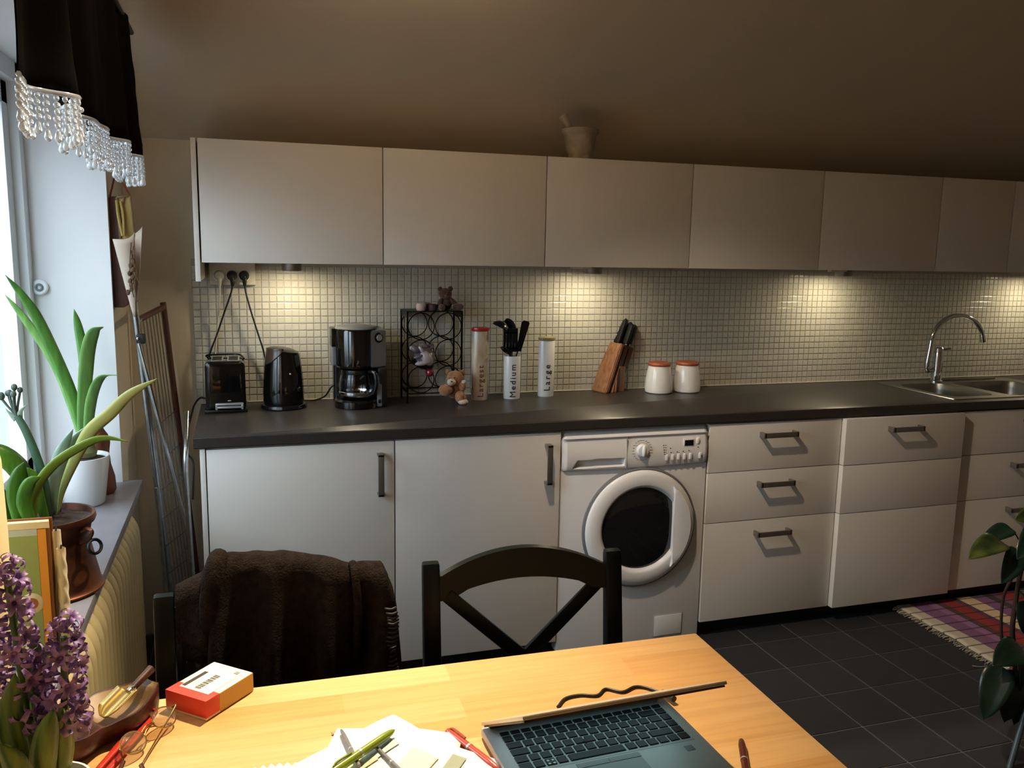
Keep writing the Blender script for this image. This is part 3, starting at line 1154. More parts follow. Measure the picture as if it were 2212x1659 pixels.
# coffee maker
cx, cy = 0.541, -0.165
t = thing('coffee_maker', 'black drip coffee maker with a glass jug beside the wire rack', 'coffee maker', (cx, cy, CZ))
mb = MB(t)
mb.lathe([(0.083, CZ), (0.085, CZ + 0.005), (0.083, CZ + 0.026), (0.076, CZ + 0.033), (0.0, CZ + 0.034)], (cx - 0.012, cy - 0.012, 0), 36, cap=False)
mb.build('hot_plate_base', M['gloss'], t)
mb = MB(t)
mb.box(cx - 0.090, cx + 0.096, cy + 0.055, cy + 0.12, CZ, 1.195, 0.012, 3)
mb.build('rear_column', M['black'], t)
mb = MB(t)
mb.box(cx + 0.060, cx + 0.098, cy - 0.055, cy + 0.09, CZ, 1.055, 0.012, 3)
mb.build('side_column', M['matblack'], t)
mb = MB(t)       # filter housing
mb.lathe([(0.072, 1.052), (0.078, 1.06), (0.0815, 1.19), (0.078, 1.197), (0.0, 1.199)], (cx - 0.012, cy - 0.005, 0), 40, cap=False)
mb.build('filter_housing', M['gloss'], t)
mb = MB(t)
mb.prism([(cx + 0.035, cy - 0.075), (cx + 0.094, cy - 0.045), (cx + 0.100, cy + 0.09), (cx + 0.03, cy + 0.09)], 1.053, 1.194, 'z', 0.010, 3)
mb.build('tank', M['greypl'], t)
mb = MB(t)
mb.box(cx - 0.104, cx - 0.086, cy - 0.03, cy + 0.08, 1.06, 1.198, 0.006, 3)
mb.build('left_wing', M['greypl'], t)
mb = MB(t)
mb.box(cx - 0.1055, cx - 0.0895, cy - 0.0315, cy + 0.05, 1.13, 1.199, 0.004, 2)
mb.build('left_wing_window', M['black'], t)
mb = MB(t)
mb.lathe([(0.080, 1.197), (0.074, 1.203), (0.04, 1.2085), (0.0, 1.210)], (cx - 0.008, cy + 0.02, 0), 36, cap=False, sy=1.1)
mb.build('lid', M['greypl'], t)
bn = Vector((cx + 0.064, cy - 0.058, 1.166))
Rb = Matrix.Rotation(radians(27), 3, 'Z') @ Matrix.Rotation(radians(90), 3, 'X')
mb = MB(t)
mb.lathe([(0.019, -0.006), (0.019, 0.004), (0.014, 0.006), (0.0, 0.006)], bn, 24, M=Rb, cap=False)
bb = mb.build('swing_hub', M['black'], t)
mb = MB(t)
mb.lathe([(0.0125, 0.005), (0.0115, 0.009), (0.0, 0.0095)], bn, 20, M=Rb, cap=False)
mb.build('hub_cap', M['silverpl'], bb)
mb = MB(t)       # small light print on the housing (illegible in the photograph)
for z, w in ((1.158, 0.016), (1.144, 0.020), (1.1385, 0.006)):
    for q in range(int(w / 0.0032)):
        a = -pi / 2 - 0.30 + (q * 0.0034 - w / 2) / 0.079
        r = 0.0803 - (1.19 - z) * 0.027
        x, y = cx - 0.012 + r * cos(a), cy - 0.005 + r * sin(a)
        mb.box(x - 0.0011, x + 0.0011, y - 0.0006, y + 0.0006, z - 0.0014, z + 0.0014)
mb.build('faint_print', M['silverpl'], t)
jc = (cx - 0.012, cy - 0.012, 0)
mb = MB(t)
mb.lathe([(0.0, 0.9355), (0.050, 0.9355), (0.060, 0.940), (0.0655, 0.96), (0.066, 0.985), (0.062, 1.015), (0.056, 1.032), (0.055, 1.036), (0.0535, 1.032),
          (0.059, 1.014), (0.0635, 0.985), (0.063, 0.96), (0.058, 0.943), (0.0, 0.939)], jc, 36, cap=False)
jug = mb.build('glass_jug', M['glass'], t, ang=60)
mb = MB(t)
mb.lathe([(0.0645, 0.946), (0.0672, 0.951), (0.0674, 0.960), (0.0655, 0.962)], jc, 36, cap=False)
mb.build('steel_band', M['chrome'], jug)
mb = MB(t)
mb.lathe([(0.0575, 1.028), (0.0585, 1.034), (0.0575, 1.043), (0.04, 1.049), (0.0, 1.050)], jc, 32, cap=False)
mb.build('jug_lid', M['black'], jug)
mb = MB(t)
hx, hy = jc[0], jc[1]
hd = Vector((0.70, -0.71, 0))
mb.tube([Vector((hx, hy, 1.036)) + hd * 0.054, Vector((hx, hy, 1.036)) + hd * 0.083, Vector((hx, hy, 1.0)) + hd * 0.092, Vector((hx, hy, 0.965)) + hd * 0.083, Vector((hx, hy, 0.952)) + hd * 0.066], 0.0085, 10, 5)
mb.build('jug_handle', M['black'], jug)
mb = MB(t)
mb.box(cx + 0.058, cx + 0.076, cy - 0.0625, cy - 0.05, CZ + 0.004, 0.99, 0.004)
strip = mb.build('water_gauge', M['greypl'], t)
mb = MB(t)
mb.box(cx + 0.062, cx + 0.072, cy - 0.065, cy - 0.06, CZ + 0.018, CZ + 0.032, 0.002)
mb.build('switch', M['black'], t)

# socket block with plugs and cords
t = thing('socket_block', 'cream triple socket block on the tiles under the leftmost wall cabinet', 'socket', (0.093, -0.01, 1.385))
mb = MB(t)
mb.prism([(-0.0085, 1.347), (-0.044, 1.352), (-0.060, 1.437), (-0.0085, 1.437)], 0.012, 0.174, 'x', 0.003)
mb.build('casing', M['plug'], t)
for x in (0.046, 0.091, 0.134):
    mb = MB(t)
    q = Matrix.Rotation(radians(80), 3, 'X')
    mb.lathe([(0.0205, 0.0), (0.0205, 0.003), (0.017, 0.003), (0.016, 0.0005), (0.0, 0.0005)], (x, -0.050, 1.384), 24, M=q, cap=False)
    mb.build('socket', M['frame'], t)


def plug_cord(name, lab, x, m, path, r=0.0033):
    t = thing(name, lab, 'cable', (x, -0.055, 1.384), 0, 'power cords by the sockets')
    m1 = MB(t)
    q = Matrix.Rotation(radians(80), 3, 'X')
    m1.lathe([(0.0185, 0.0008), (0.0185, 0.010), (0.013, 0.018), (0.0, 0.019)], (x, -0.052, 1.385), 20, M=q, cap=False)
    m1.tube([(x, -0.064, 1.383), (x + 0.001, -0.064, 1.362), (x + 0.001, -0.060, 1.350)], lambda s: 0.0075 + 0.0015 * cos(3 * s), 10, 4)
    m1.build('plug', m, t)
    m1 = MB(t)
    m1.tube(path, r, 7, 7)
    m1.build('cord', m, t)


plug_cord('power_cable', 'cream cord with a cream plug in the left socket', 0.046, M['plug'],
          [(0.047, -0.060, 1.352), (0.045, -0.05, 1.31), (0.036, -0.03, 1.22), (0.022, -0.02, 1.10), (0.010, -0.02, 1.0), (0.004, -0.022, 0.93), (0.0, -0.03, 0.9045)])
plug_cord('power_cable', 'black cord from the middle socket slanting down to the toaster', 0.091, M['matblack'],
          [(0.092, -0.060, 1.352), (0.085, -0.056, 1.32), (0.060, -0.050, 1.25), (0.030, -0.045, 1.165), (0.005, -0.042, 1.10), (-0.004, -0.036, 1.05), (0.010, -0.034, 0.97), (0.02, -0.040, 0.93)])
plug_cord('power_cable', 'black cord from the right socket running down behind the kettle', 0.134, M['matblack'],
          [(0.135, -0.060, 1.352), (0.139, -0.056, 1.32), (0.158, -0.05, 1.24), (0.180, -0.046, 1.16), (0.194, -0.040, 1.11), (0.204, -0.036, 1.06), (0.225, -0.036, 0.98), (0.25, -0.044, 0.925), (0.256, -0.056, 0.910)])
mb = MB()
mb.tube([(0.30, -0.045, 0.9045), (0.345, -0.035, 0.9045), (0.385, -0.045, 0.906), (0.42, -0.07, 0.925), (0.440, -0.085, 0.958), (0.452, -0.090, 0.97)], 0.0033, 7, 6)
tag(mb.build('power_cable', M['matblack']), 'black cord lying behind the kettle and rising to the coffee maker', 'cable', 'power cords by the sockets')
mb = MB()
mb.tube([(-0.012, -0.10, 0.935), (-0.035, -0.10, 0.938), (-0.055, -0.12, 0.915), (-0.068, -0.16, 0.87), (-0.080, -0.2, 0.82), (-0.075, -0.26, 0.77), (-0.055, -0.30, 0.74), (-0.060, -0.33, 0.62)], 0.0035, 7, 6)
tag(mb.build('power_cable', M['matblack']), 'black cord hanging off the worktop end beside the clothes airer', 'cable', 'power cords by the sockets')

# black wire bottle rack
t = thing('bottle_rack', 'black wire bottle rack with six rings per face standing on the worktop', 'rack', (0.86, -0.09, CZ))
rx0, rx1, ry0, ry1, rz0, rz1 = 0.7275, 0.943, -0.155, -0.022, CZ, 1.255
for x in (rx0, rx1):
    for y in (ry0, ry1):
        mb = MB(t)
        mb.box(x - 0.0035, x + 0.0035, y - 0.0035, y + 0.0035, rz0, rz1, 0.001)
        mb.build('post', M['iron'], t)
mb = MB(t)
mb.box(rx0 - 0.0035, rx1 + 0.0035, ry0 - 0.0035, ry1 + 0.0035, rz1, rz1 + 0.0035, 0.001)
mb.build('top_plate', M['iron'], t)
for x in (rx0, rx1):
    for a, b in ((rz1 - 0.022, rz1 - 0.0005), (0.938, 0.952)):
        mb = MB(t)
        mb.box(x - 0.0015, x + 0.0015, ry0, ry1, a, b)
        mb.build('side_strap', M['iron'], t)
for y in (ry0, ry1):
    mb = MB(t)
    mb.tube([(rx0, y, 0.937), (rx1, y, 0.937)], 0.0025, 8)
    mb.build('bottom_bar', M['iron'], t)
    for i in range(2):
        for j in range(3):
            r = 0.0515
            c = (rx0 + 0.0538 + i * 0.1079, y, 0.9395 + r + j * 0.1045)
            mb = MB(t)
            mb.tube([(c[0] + r * cos(2 * pi * q / 36), y, c[2] + r * sin(2 * pi * q / 36)) for q in range(36)], 0.0021, 6, closed=True)
            mb.build('ring', M['iron'], t)


def plush(name, lab, base, parts_, m, mz, facing):
    t = thing(name, lab, 'soft toy', base)
    m1 = MB(t)
    for c, r, rot in parts_:
        m1.ball(Vector(base) + Vector(c), r, 16, 11, M=rot, noise_=0.06)
    m1.build('body', m, t, ang=80)
    return t


RZ = lambda a: Matrix.Rotation(radians(a), 3, 'Z')
RYm = lambda a: Matrix.Rotation(radians(a), 3, 'Y')
RXm = lambda a: Matrix.Rotation(radians(a), 3, 'X')
# brown bear on top of the rack
bz = rz1 + 0.0035
bb = (0.892, -0.095, bz)
t = plush('teddy_bear', 'small dark brown teddy bear sitting on top of the wire rack', bb, [
    ((0, 0, 0.026), (0.025, 0.022, 0.028), None),
    ((-0.004, -0.006, 0.064), (0.0265, 0.024, 0.023), None),
    ((-0.024, -0.002, 0.082), (0.010, 0.006, 0.010), None), ((0.018, -0.002, 0.084), (0.010, 0.006, 0.010), None),
    ((-0.027, -0.012, 0.028), (0.010, 0.011, 0.022), RYm(22)), ((0.030, -0.012, 0.030), (0.010, 0.011, 0.026), RYm(-42)),
], M['bear1'], None, None)
for c, r, rot, nm in [((-0.026, -0.044, 0.0135), (0.014, 0.026, 0.0132), RZ(-14), 'leg'), ((0.043, -0.028, 0.0145), (0.015, 0.026, 0.014), RZ(38), 'leg')]:
    mb = MB(t)
    mb.ball(Vector(bb) + Vector(c), r, 14, 9, M=rot, noise_=0.05)
    mb.build(nm, M['bear1'], t, ang=80)
mb = MB(t)
mb.ball(Vector(bb) + Vector((-0.001, -0.026, 0.057)), (0.0125, 0.010, 0.0105), 14, 9, noise_=0.05)
mz = mb.build('muzzle', mat('dusty_brown_plush', '#6e4b3c', 0.98, bump=0.8, bs=200), t, ang=80)
mb = MB(t)
mb.ball(Vector(bb) + Vector((0.0, -0.036, 0.062)), (0.0035, 0.0025, 0.003), 8, 6)
mb.build('nose', M['gloss'], mz)
for s in (-1, 1):
    mb = MB(t)
    mb.ball(Vector(bb) + Vector((-0.003 + s * 0.0095, -0.0285, 0.070)), 0.0022, 8, 6)
    mb.build('eye', M['gloss'], t)
# candle stubs beside the bear
t = thing('candle', 'pale pink stub candle on the wire rack, left of the brown bear', 'candle', (0.789, -0.115, bz))
mb = MB(t)
mb.lathe([(0.0, 0.0), (0.0165, 0.0), (0.0195, 0.005), (0.0195, 0.022), (0.0165, 0.028), (0.013, 0.0285), (0.011, 0.0255), (0.0, 0.025)], (0.789, -0.115, bz), 20, cap=False)
mb.build('wax', M['pinkwax'], t)
mb = MB(t)
mb.tube([(0.789, -0.115, bz + 0.025), (0.791, -0.115, bz + 0.030)], 0.0012, 6)
mb.build('wick', M['matblack'], t)
t = thing('candle', 'mauve stub candle just behind the pale pink one on the rack', 'candle', (0.817, -0.08, bz))
mb = MB(t)
mb.lathe([(0.0, 0.0), (0.017, 0.0), (0.018, 0.024), (0.013, 0.028), (0.0, 0.026)], (0.817, -0.08, bz), 18, cap=False)
mb.build('wax', mat('mauve_wax', '#8d6f6e', 0.5), t)
t = thing('candle', 'dark plum stub candle touching the brown bear on the rack', 'candle', (0.835, -0.115, bz))
mb = MB(t)
mb.lathe([(0.0, 0.0), (0.0155, 0.0), (0.0175, 0.006), (0.017, 0.021), (0.012, 0.025), (0.0, 0.025)], (0.835, -0.115, bz), 18, cap=False)
mb.build('wax', M['plumwax'], t)

# tan bear slumped in the lower right ring
bb = (0.900, -0.180, CZ)
t = thing('teddy_bear', 'small tan teddy bear slumped out of the lower right ring of the rack', 'soft toy', bb)


def pl(nm, c, r, m, rot=None, par=None, n=0.06):
    m1 = MB(t)
    m1.ball(Vector(bb) + Vector(c) * 1.14, tuple(q * 1.14 for q in r) if isinstance(r, tuple) else r * 1.14, 18, 12, M=rot, noise_=n)
    return m1.build(nm, m, par or t, ang=80)


pl('torso', (0.005, -0.002, 0.045), (0.024, 0.022, 0.030), M['bear2'])
hd_ = pl('head', (0.008, -0.008, 0.087), (0.030, 0.026, 0.026), M['bear2'])
mz = pl('muzzle', (-0.010, -0.031, 0.077), (0.0165, 0.013, 0.012), M['bearw'], RZ(20))
pl('nose', (-0.013, -0.0445, 0.081), (0.0032, 0.002, 0.0026), M['matblack'], None, mz, 0)
pl('eye', (-0.017, -0.031, 0.090), 0.002, M['gloss'], None, hd_, 0)
pl('eye', (-0.001, -0.034, 0.092), 0.002, M['gloss'], None, hd_, 0)
pl('ear', (0.034, -0.004, 0.103), (0.011, 0.006, 0.011), M['bear2'], None, hd_)
pl('ear', (-0.014, 0.004, 0.107), (0.009, 0.006, 0.009), M['bear2'], None, hd_)
pl('arm', (0.030, -0.022, 0.060), (0.013, 0.014, 0.018), M['bear2'])
pl('paw', (0.034, -0.030, 0.076), (0.009, 0.008, 0.007), M['bearw'])
pl('leg', (-0.030, -0.028, 0.050), (0.024, 0.022, 0.020), M['bear2'], RZ(-20))
pl('leg', (0.022, -0.032, 0.024), (0.019, 0.022, 0.022), M['bear2'], RYm(-20))
pl('foot', (0.028, -0.044, 0.010), (0.018, 0.016, 0.0098), M['bearw'])

# grey figure and red ball in the middle left ring
gc = Vector((0.783, -0.145, 1.083))
t = thing('glazed_figure', 'grey glazed animal figure wedged in the middle left rings of the rack', 'figurine', gc)


def gf(nm, c, r, m, rot=None):
    m1 = MB(t)
    m1.ball(gc + Vector(c), r, 20, 12, M=rot)
    return m1.build(nm, m, t, ang=80)


gf('body', (0.012, 0.0, -0.002), (0.044, 0.05, 0.040), M['greyfig'], RYm(25))
gf('belly', (0.014, -0.030, -0.004), (0.024, 0.026, 0.034), M['greyfig2'], RYm(-35))
gf('back_stripe', (0.008, 0.004, -0.026), (0.046, 0.047, 0.026), M['black'], RYm(20))
gf('paw', (-0.006, -0.048, -0.022), (0.028, 0.012, 0.0095), M['greyfig2'], RYm(-6))
gf('paw', (-0.020, -0.045, 0.004), (0.020, 0.010, 0.007), M['greyfig'], RYm(-15))
gf('head', (-0.030, -0.030, 0.030), (0.021, 0.020, 0.014), M['greyfig'], RYm(30))
gf('muzzle', (-0.046, -0.034, 0.036), (0.007, 0.008, 0.008), M['greyfig2'])
gf('neck', (-0.006, -0.036, 0.028), (0.008, 0.012, 0.018), M['greyfig2'], RYm(-35))
for pts, wd_ in (([(0.000, -0.02, 0.048), (0.012, -0.02, 0.040), (0.034, -0.02, 0.038), (0.044, -0.018, 0.052)], 0.010), ([(-0.002, -0.024, 0.050), (0.006, -0.026, 0.043), (0.022, -0.026, 0.040)], 0.007)):
    mb = MB(t)
    mb.blade([gc + Vector(p) for p in pts], lambda s, w=wd_: w * (0.5 + 0.9 * s) * (1 - s ** 4) + 0.001, (0.3, 0, 1))
    mb.build('ear', M['greyfig'], t, solid=0.002)
mb = MB()
mb.ball((0.814, -0.160, 1.020), 0.0165, 20, 14)
tag(mb.build('bauble', M['redball'], ang=80), 'dark red shiny ball resting under the grey figure in the rack', 'ornament')

# oval canisters
def canister(name, lab, x, y, h, word, m_ink, lidm, tsize, tz, spacing=1.25, open_=False, stain=False):
    t = thing(name, lab, 'canister', (x, y, CZ), 0, 'tall oval canisters')
    a, b = 0.0345, 0.026
    bz_ = CZ
    m1 = MB(t)
    prof = [(0.97, 0), (1.0, 0.004), (1.0, h - 0.002), (0.98, h), (0.9, h)] + ([(0.9, h - 0.12), (0.0, h - 0.12)] if open_ else [(0.0, h)])
    m1.lathe([(r, bz_ + z) for r, z in prof], (x, y, 0), 44, sx=a, sy=b, cap=False)
    body_m = M['ceramic']
    if stain:
        body_m = mat('stained_ceramic', '#e4dccb', 0.2, c2='#b49a78', vs=9, coat=0.3, stretch=(3, 3, 0.8))
    m1.build('body', body_m, t)
    if lidm:
        m1 = MB(t)
        m1.lathe([(0.93, h), (1.03, h + 0.002), (1.08, h + 0.008), (1.05, h + 0.014), (0.8, h + 0.0165), (0.0, h + 0.017)], (x, y, CZ), 40, sx=a, sy=b, cap=False)
        m1.build('lid', lidm, t)
    m1 = MB(t)

    def place(u, v, w):
        xx = x - 0.004 - v + tsize * 0.35
        dx = max(-0.999, min(0.999, (xx - x) / a))
        return (xx, y - b * sqrt(1 - dx * dx) - 0.0006 - w, CZ + tz + u)
    text_mesh(m1, word, tsize, place, 0.0004, spacing)
    m1.build('lettering', m_ink, t, flat=True)
    return t


canister('canister', 'stained white canister with a red lid and the word Largest', 1.026, -0.128, 0.276, 'Largest', M['redink'], M['redlid'], 0.034, 0.012, 1.28, stain=True)
canister('utensil_holder', 'open white canister with the word Medium, full of black utensils', 1.161, -0.130, 0.174, 'Medium', M['ink'], None, 0.034, 0.006, 1.30, True)
canister('canister', 'white canister with a khaki lid and the word Large', 1.317, -0.105, 0.232, 'Large', M['ink'], M['khaki'], 0.036, 0.024, 1.42)

# utensils
ub = Vector((1.161, -0.130, CZ + 0.06))


def utensil(name, lab, foot, neck, head_fn):
    t = thing(name, lab, 'utensil', ub, 0, 'black utensils in the holder')
    m1 = MB(t)
    m1.tube([foot, neck], lambda s: 0.0055 - 0.001 * s, 8, 6, flat=0.7)
    m1.build('handle', M['matblack'], t)
    m1 = MB(t)
    head_fn(m1)
    m1.build('head', M['black'], t, ang=50)


E3 = lambda x, y, z: Vector((x, y, z))
utensil('spatula', 'black flat spatula leaning right in the open canister', E3(1.150, -0.130, 0.99), E3(1.190, -0.128, 1.11),
        lambda m: m.prism([(1.178, 1.095), (1.197, 1.090), (1.232, 1.205), (1.228, 1.213), (1.207, 1.218), (1.198, 1.210)], -0.131, -0.126, 'y', 0.0015))
utensil('ladle', 'black ladle with a drooping round bowl leaning left in the open canister', E3(1.175, -0.125, 0.99), E3(1.135, -0.115, 1.15),
        lambda m: (m.tube([(1.135, -0.115, 1.15), (1.130, -0.112, 1.18), (1.124, -0.115, 1.195)], 0.0045, 8, 4),
                   m.lathe([(0.0, -0.026), (0.016, -0.023), (0.031, -0.012), (0.036, 0.0), (0.034, 0.0), (0.029, -0.011), (0.015, -0.020), (0.0, -0.023)], (1.112, -0.118, 1.190), 22, M=Matrix.Rotation(radians(-155), 3, 'Y'), cap=False)))
utensil('slotted_spoon', 'black slotted spoon in the middle of the open canister', E3(1.165, -0.138, 0.99), E3(1.148, -0.142, 1.10),
        lambda m: [m.prism([(1.118 + q * 0.0125, 1.10), (1.1285 + q * 0.0125, 1.10), (1.1285 + q * 0.0125, 1.172), (1.118 + q * 0.0125, 1.172)], -0.145, -0.140, 'y', 0.001) for q in range(5)]
        + [m.box(1.118, 1.1785, -0.145, -0.140, 1.165, 1.187, 0.002), m.box(1.118, 1.1785, -0.145, -0.140, 1.092, 1.112, 0.002)])
utensil('pasta_server', 'black curved-tip server at the back of the open canister', E3(1.158, -0.120, 0.99), E3(1.165, -0.112, 1.13),
        lambda m: m.blade([(1.163, -0.112, 1.125), (1.168, -0.108, 1.165), (1.160, -0.108, 1.200), (1.140, -0.112, 1.214), (1.122, -0.118, 1.210)], lambda s: 0.026 * (1 - 0.8 * s), (1, 0, 0.5), fold=0.4))
t = thing('whisk', 'small black wire whisk low on the left of the open canister', 'utensil', ub, 0, 'black utensils in the holder')
mb = MB(t)
mb.tube([E3(1.172, -0.135, 0.99), E3(1.146, -0.146, 1.08)], 0.0035, 8, 3)
mb.build('handle', M['matblack'], t)
mb = MB(t)
for q in range(4):
    a = q * pi / 4
    d = Vector((cos(a) * 0.012, sin(a) * 0.012, 0.0))
    o_ = E3(1.146, -0.146, 1.08)
    ax = Vector((-0.55, -0.1, 0.55)).normalized()
    mb.tube([o_, o_ + ax * 0.02 + d, o_ + ax * 0.042 + d * 0.9, o_ + ax * 0.05, o_ + ax * 0.042 - d * 0.9, o_ + ax * 0.02 - d, o_], 0.0013, 5, 4)
mb.build('wires', M['iron'], t)

# knife block: a leaning slab with a propped foot
t = thing('knife_block', 'leaning wooden knife block built of reddish and pale strips', 'knife block', (1.62, -0.10, CZ))
lean = 0.098 / 0.20
d2 = Vector((0.93, 0.36, 0)).normalized()      # direction in which the block leans
p2 = Vector((0.36, -0.93, 0)).normalized()     # its face towards the room


def blk(name, m, u0, u1, w0, w1, zt0, zt1, lean_):
    m1 = MB(t)
    o_ = Vector((1.572, -0.062, CZ))
    c = []
    for z, sh in ((0.0, 0), (1, 1)):
        for u, w in ((u0, w0), (u1, w0), (u1, w1), (u0, w1)):
            zt = (zt0 if u == u0 else zt1)
            zz = zt * z
            c.append(o_ + d2 * (u + lean_ * zz) + p2 * w + Vector((0, 0, zz)))
    v = [m1._v(q) for q in c]
    fs = [m1.face([v[i] for i in q]) for q in ((3, 2, 1, 0), (4, 5, 6, 7), (0, 1, 5, 4), (1, 2, 6, 5), (2, 3, 7, 6), (3, 0, 4, 7))]
    bmesh.ops.bevel(m1.bm, geom=list({e for f in fs for e in f.edges}), offset=0.004, segments=2, affect='EDGES')
    return m1.build(name, m, t)


blk('pale_side', M['blockwood'], 0.0, 0.022, -0.045, 0.045, 0.210, 0.204, 0.42)
blk('shaded_core', M['blockwood2'], 0.0225, 0.056, -0.045, 0.044, 0.2038, 0.194, 0.42)  # core and front half coloured dark for the shaded end face
blk('front_half', M['blockwood2'], 0.0565, 0.092, -0.043, 0.043, 0.1938, 0.184, 0.42)
def footp(name, m, poly, w0, w1):
    m1 = MB(t)
    o_ = Vector((1.572, -0.062, CZ))
    A_ = [m1._v(o_ + d2 * u + p2 * w0 + Vector((0, 0, z))) for u, z in poly]
    B_ = [m1._v(o_ + d2 * u + p2 * w1 + Vector((0, 0, z))) for u, z in poly]
    fs = [m1.face(A_), m1.face(B_[::-1])] + [m1.face([A_[k], B_[k], B_[(k + 1) % len(A_)], A_[(k + 1) % len(A_)]]) for k in range(len(A_))]
    bmesh.ops.bevel(m1.bm, geom=list({e for f in fs for e in f.edges}), offset=0.0015, segments=2, affect='EDGES')
    return m1.build(name, m, t)


footp('foot', M['blockwood'], [(0.034, 0), (0.112, 0), (0.116, 0.108), (0.080, 0.112)], -0.040, 0.0480)
footp('foot_strip', M['blockwood3'], [(0.036, 0.001), (0.044, 0.001), (0.0475, 0.045), (0.0445, 0.030)], 0.0470, 0.0495)
footp('foot_strip', M['blockwood3'], [(0.053, 0.001), (0.062, 0.001), (0.063, 0.055), (0.057, 0.052)], 0.0470, 0.0495)
footp('foot_strip', M['blockwood2'], [(0.064, 0.001), (0.080, 0.001), (0.082, 0.109), (0.0735, 0.100)], 0.0470, 0.0490)
ax = (d2 * 0.42 + Vector((0, 0, 1))).normalized()
ob = Vector((1.572, -0.062, CZ)) + d2 * (0.42 * 0.193) + Vector((0, 0, 0.195))
kn = [(0.022, -0.026, 0.112, 'tallest knife at the back left of the wooden block'), (0.022, 0.0, 0.120, 'knife with a greenish butt in the middle of the block'),
      (0.048, -0.022, 0.118, 'knife in the back row beside the tallest one'), (0.050, 0.006, 0.108, 'knife in the centre row of the block'),
      (0.040, 0.030, 0.100, 'front left knife of the block'), (0.072, -0.016, 0.106, 'knife at the back right of the block'), (0.072, 0.018, 0.096, 'front right knife of the block')]
for u, w, l, lab in kn:
    p = ob + d2 * u + p2 * w - Vector((0, 0, u * 0.12))
    t2 = thing('kitchen_knife', 'black-handled ' + lab, 'knife', p, 0, 'black-handled knives in the block')
    m1 = MB(t2)
    m1.bar(p - ax * 0.004, p + ax * 0.016, 0.006, 0.015, up=p2, bev=0.001)
    m1.build('bolster', M['knifesteel'], t2)
    m1 = MB(t2)
    m1.bar(p + ax * 0.0155, p + ax * l, 0.0170, 0.026, up=p2, bev=0.005)
    m1.tube([p + ax * (l - 0.006), p + ax * (l + 0.004) + d2 * 0.006], 0.008, 10, 3)
    m1.build('handle', M['matblack'], t2)

# two lidded jars
for x, lab in ((1.831, 'left white jar with a terracotta lid, next to the knife block'), (1.966, 'right white jar with a terracotta lid')):
    y = -0.118
    t = thing('lidded_jar', lab, 'jar', (x, y, CZ), 0, 'white jars with terracotta lids')
    mb = MB(t)
    mb.lathe([(0.052, 0), (0.058, 0.004), (0.0600, 0.02), (0.0585, 0.05), (0.053, 0.09), (0.0475, 0.112), (0.046, 0.117), (0.0, 0.117)], (x, y, CZ), 40, cap=False)
    mb.build('body', M['ceramic'], t)
    mb = MB(t)
    mb.lathe([(0.044, 0.1175), (0.049, 0.119), (0.050, 0.125), (0.047, 0.131), (0.03, 0.1335), (0.0, 0.134)], (x, y, CZ), 36, cap=False)
    mb.build('lid', M['terra'], t)

# mortar and pestle on the wall cabinets
mx_, my_, mz_ = 1.352, -0.318, UZ1 + 0.0002
t = thing('mortar', 'mottled stone mortar standing on top of the wall cabinets', 'mortar', (mx_, my_, mz_))
mb = MB(t)
mb.lathe([(0.046, 0), (0.047, 0.006), (0.042, 0.014), (0.043, 0.020), (0.052, 0.034), (0.058, 0.06), (0.060, 0.086), (0.066, 0.092), (0.0705, 0.100), (0.070, 0.110), (0.062, 0.113),
          (0.053, 0.108), (0.046, 0.06), (0.03, 0.035), (0.0, 0.03)], (mx_, my_, mz_), 36, cap=False)
mb.build('bowl', M['marble'], t, ang=60)
p0, p1 = Vector((mx_ + 0.012, my_, mz_ + 0.045)), Vector((mx_ - 0.060, my_ + 0.03, mz_ + 0.162))
mb = MB()
mb.tube([p0, p0.lerp(p1, 0.15), p0.lerp(p1, 0.4), p0.lerp(p1, 0.7), p0.lerp(p1, 0.92), p1], lambda s: 0.0155 - 0.006 * sin(pi * min(1, s * 1.1)) + 0.004 * (s > 0.55) * sin(pi * (s - 0.55) / 0.5), 16, 4)
tag(mb.build('pestle', M['marble'], ang=60), 'stone pestle leaning left out of the mortar', 'pestle')
# ------------------------------------------------------------------ window side
# valance on a rod with a glass-bead fringe
CX = -0.165
CY0, CY1, CB, CT = -1.93, -0.49, 1.748, 2.118
t = thing('window_valance', 'black linen valance with a clear bead fringe hanging before the window', 'curtain', (CX, -1.2, CT))


def vx(y, v):
    f = 0.35 + 0.65 * (1 - v)
    return CX + f * (0.026 * sin(2 * pi * (y + 0.1) / 0.335) + 0.008 * sin(2 * pi * y / 0.145 + 1)) + 0.004 * noise.noise((y * 9, v * 6, 0))


def vz(y):
    return CB + 0.004 * sin(y * 11)


mb = MB(t)


def cur(u, v):
    y = CY0 + u * (CY1 - CY0) + 0.007 * sin(v * 9) * (1 if u in (0, 1) else 0)
    z = vz(y) + v * (CT - vz(y))
    rr = 0.0
    if v > 0.93 and u > 0.97:
        z -= 0.01
    return (vx(y, v), y, z)


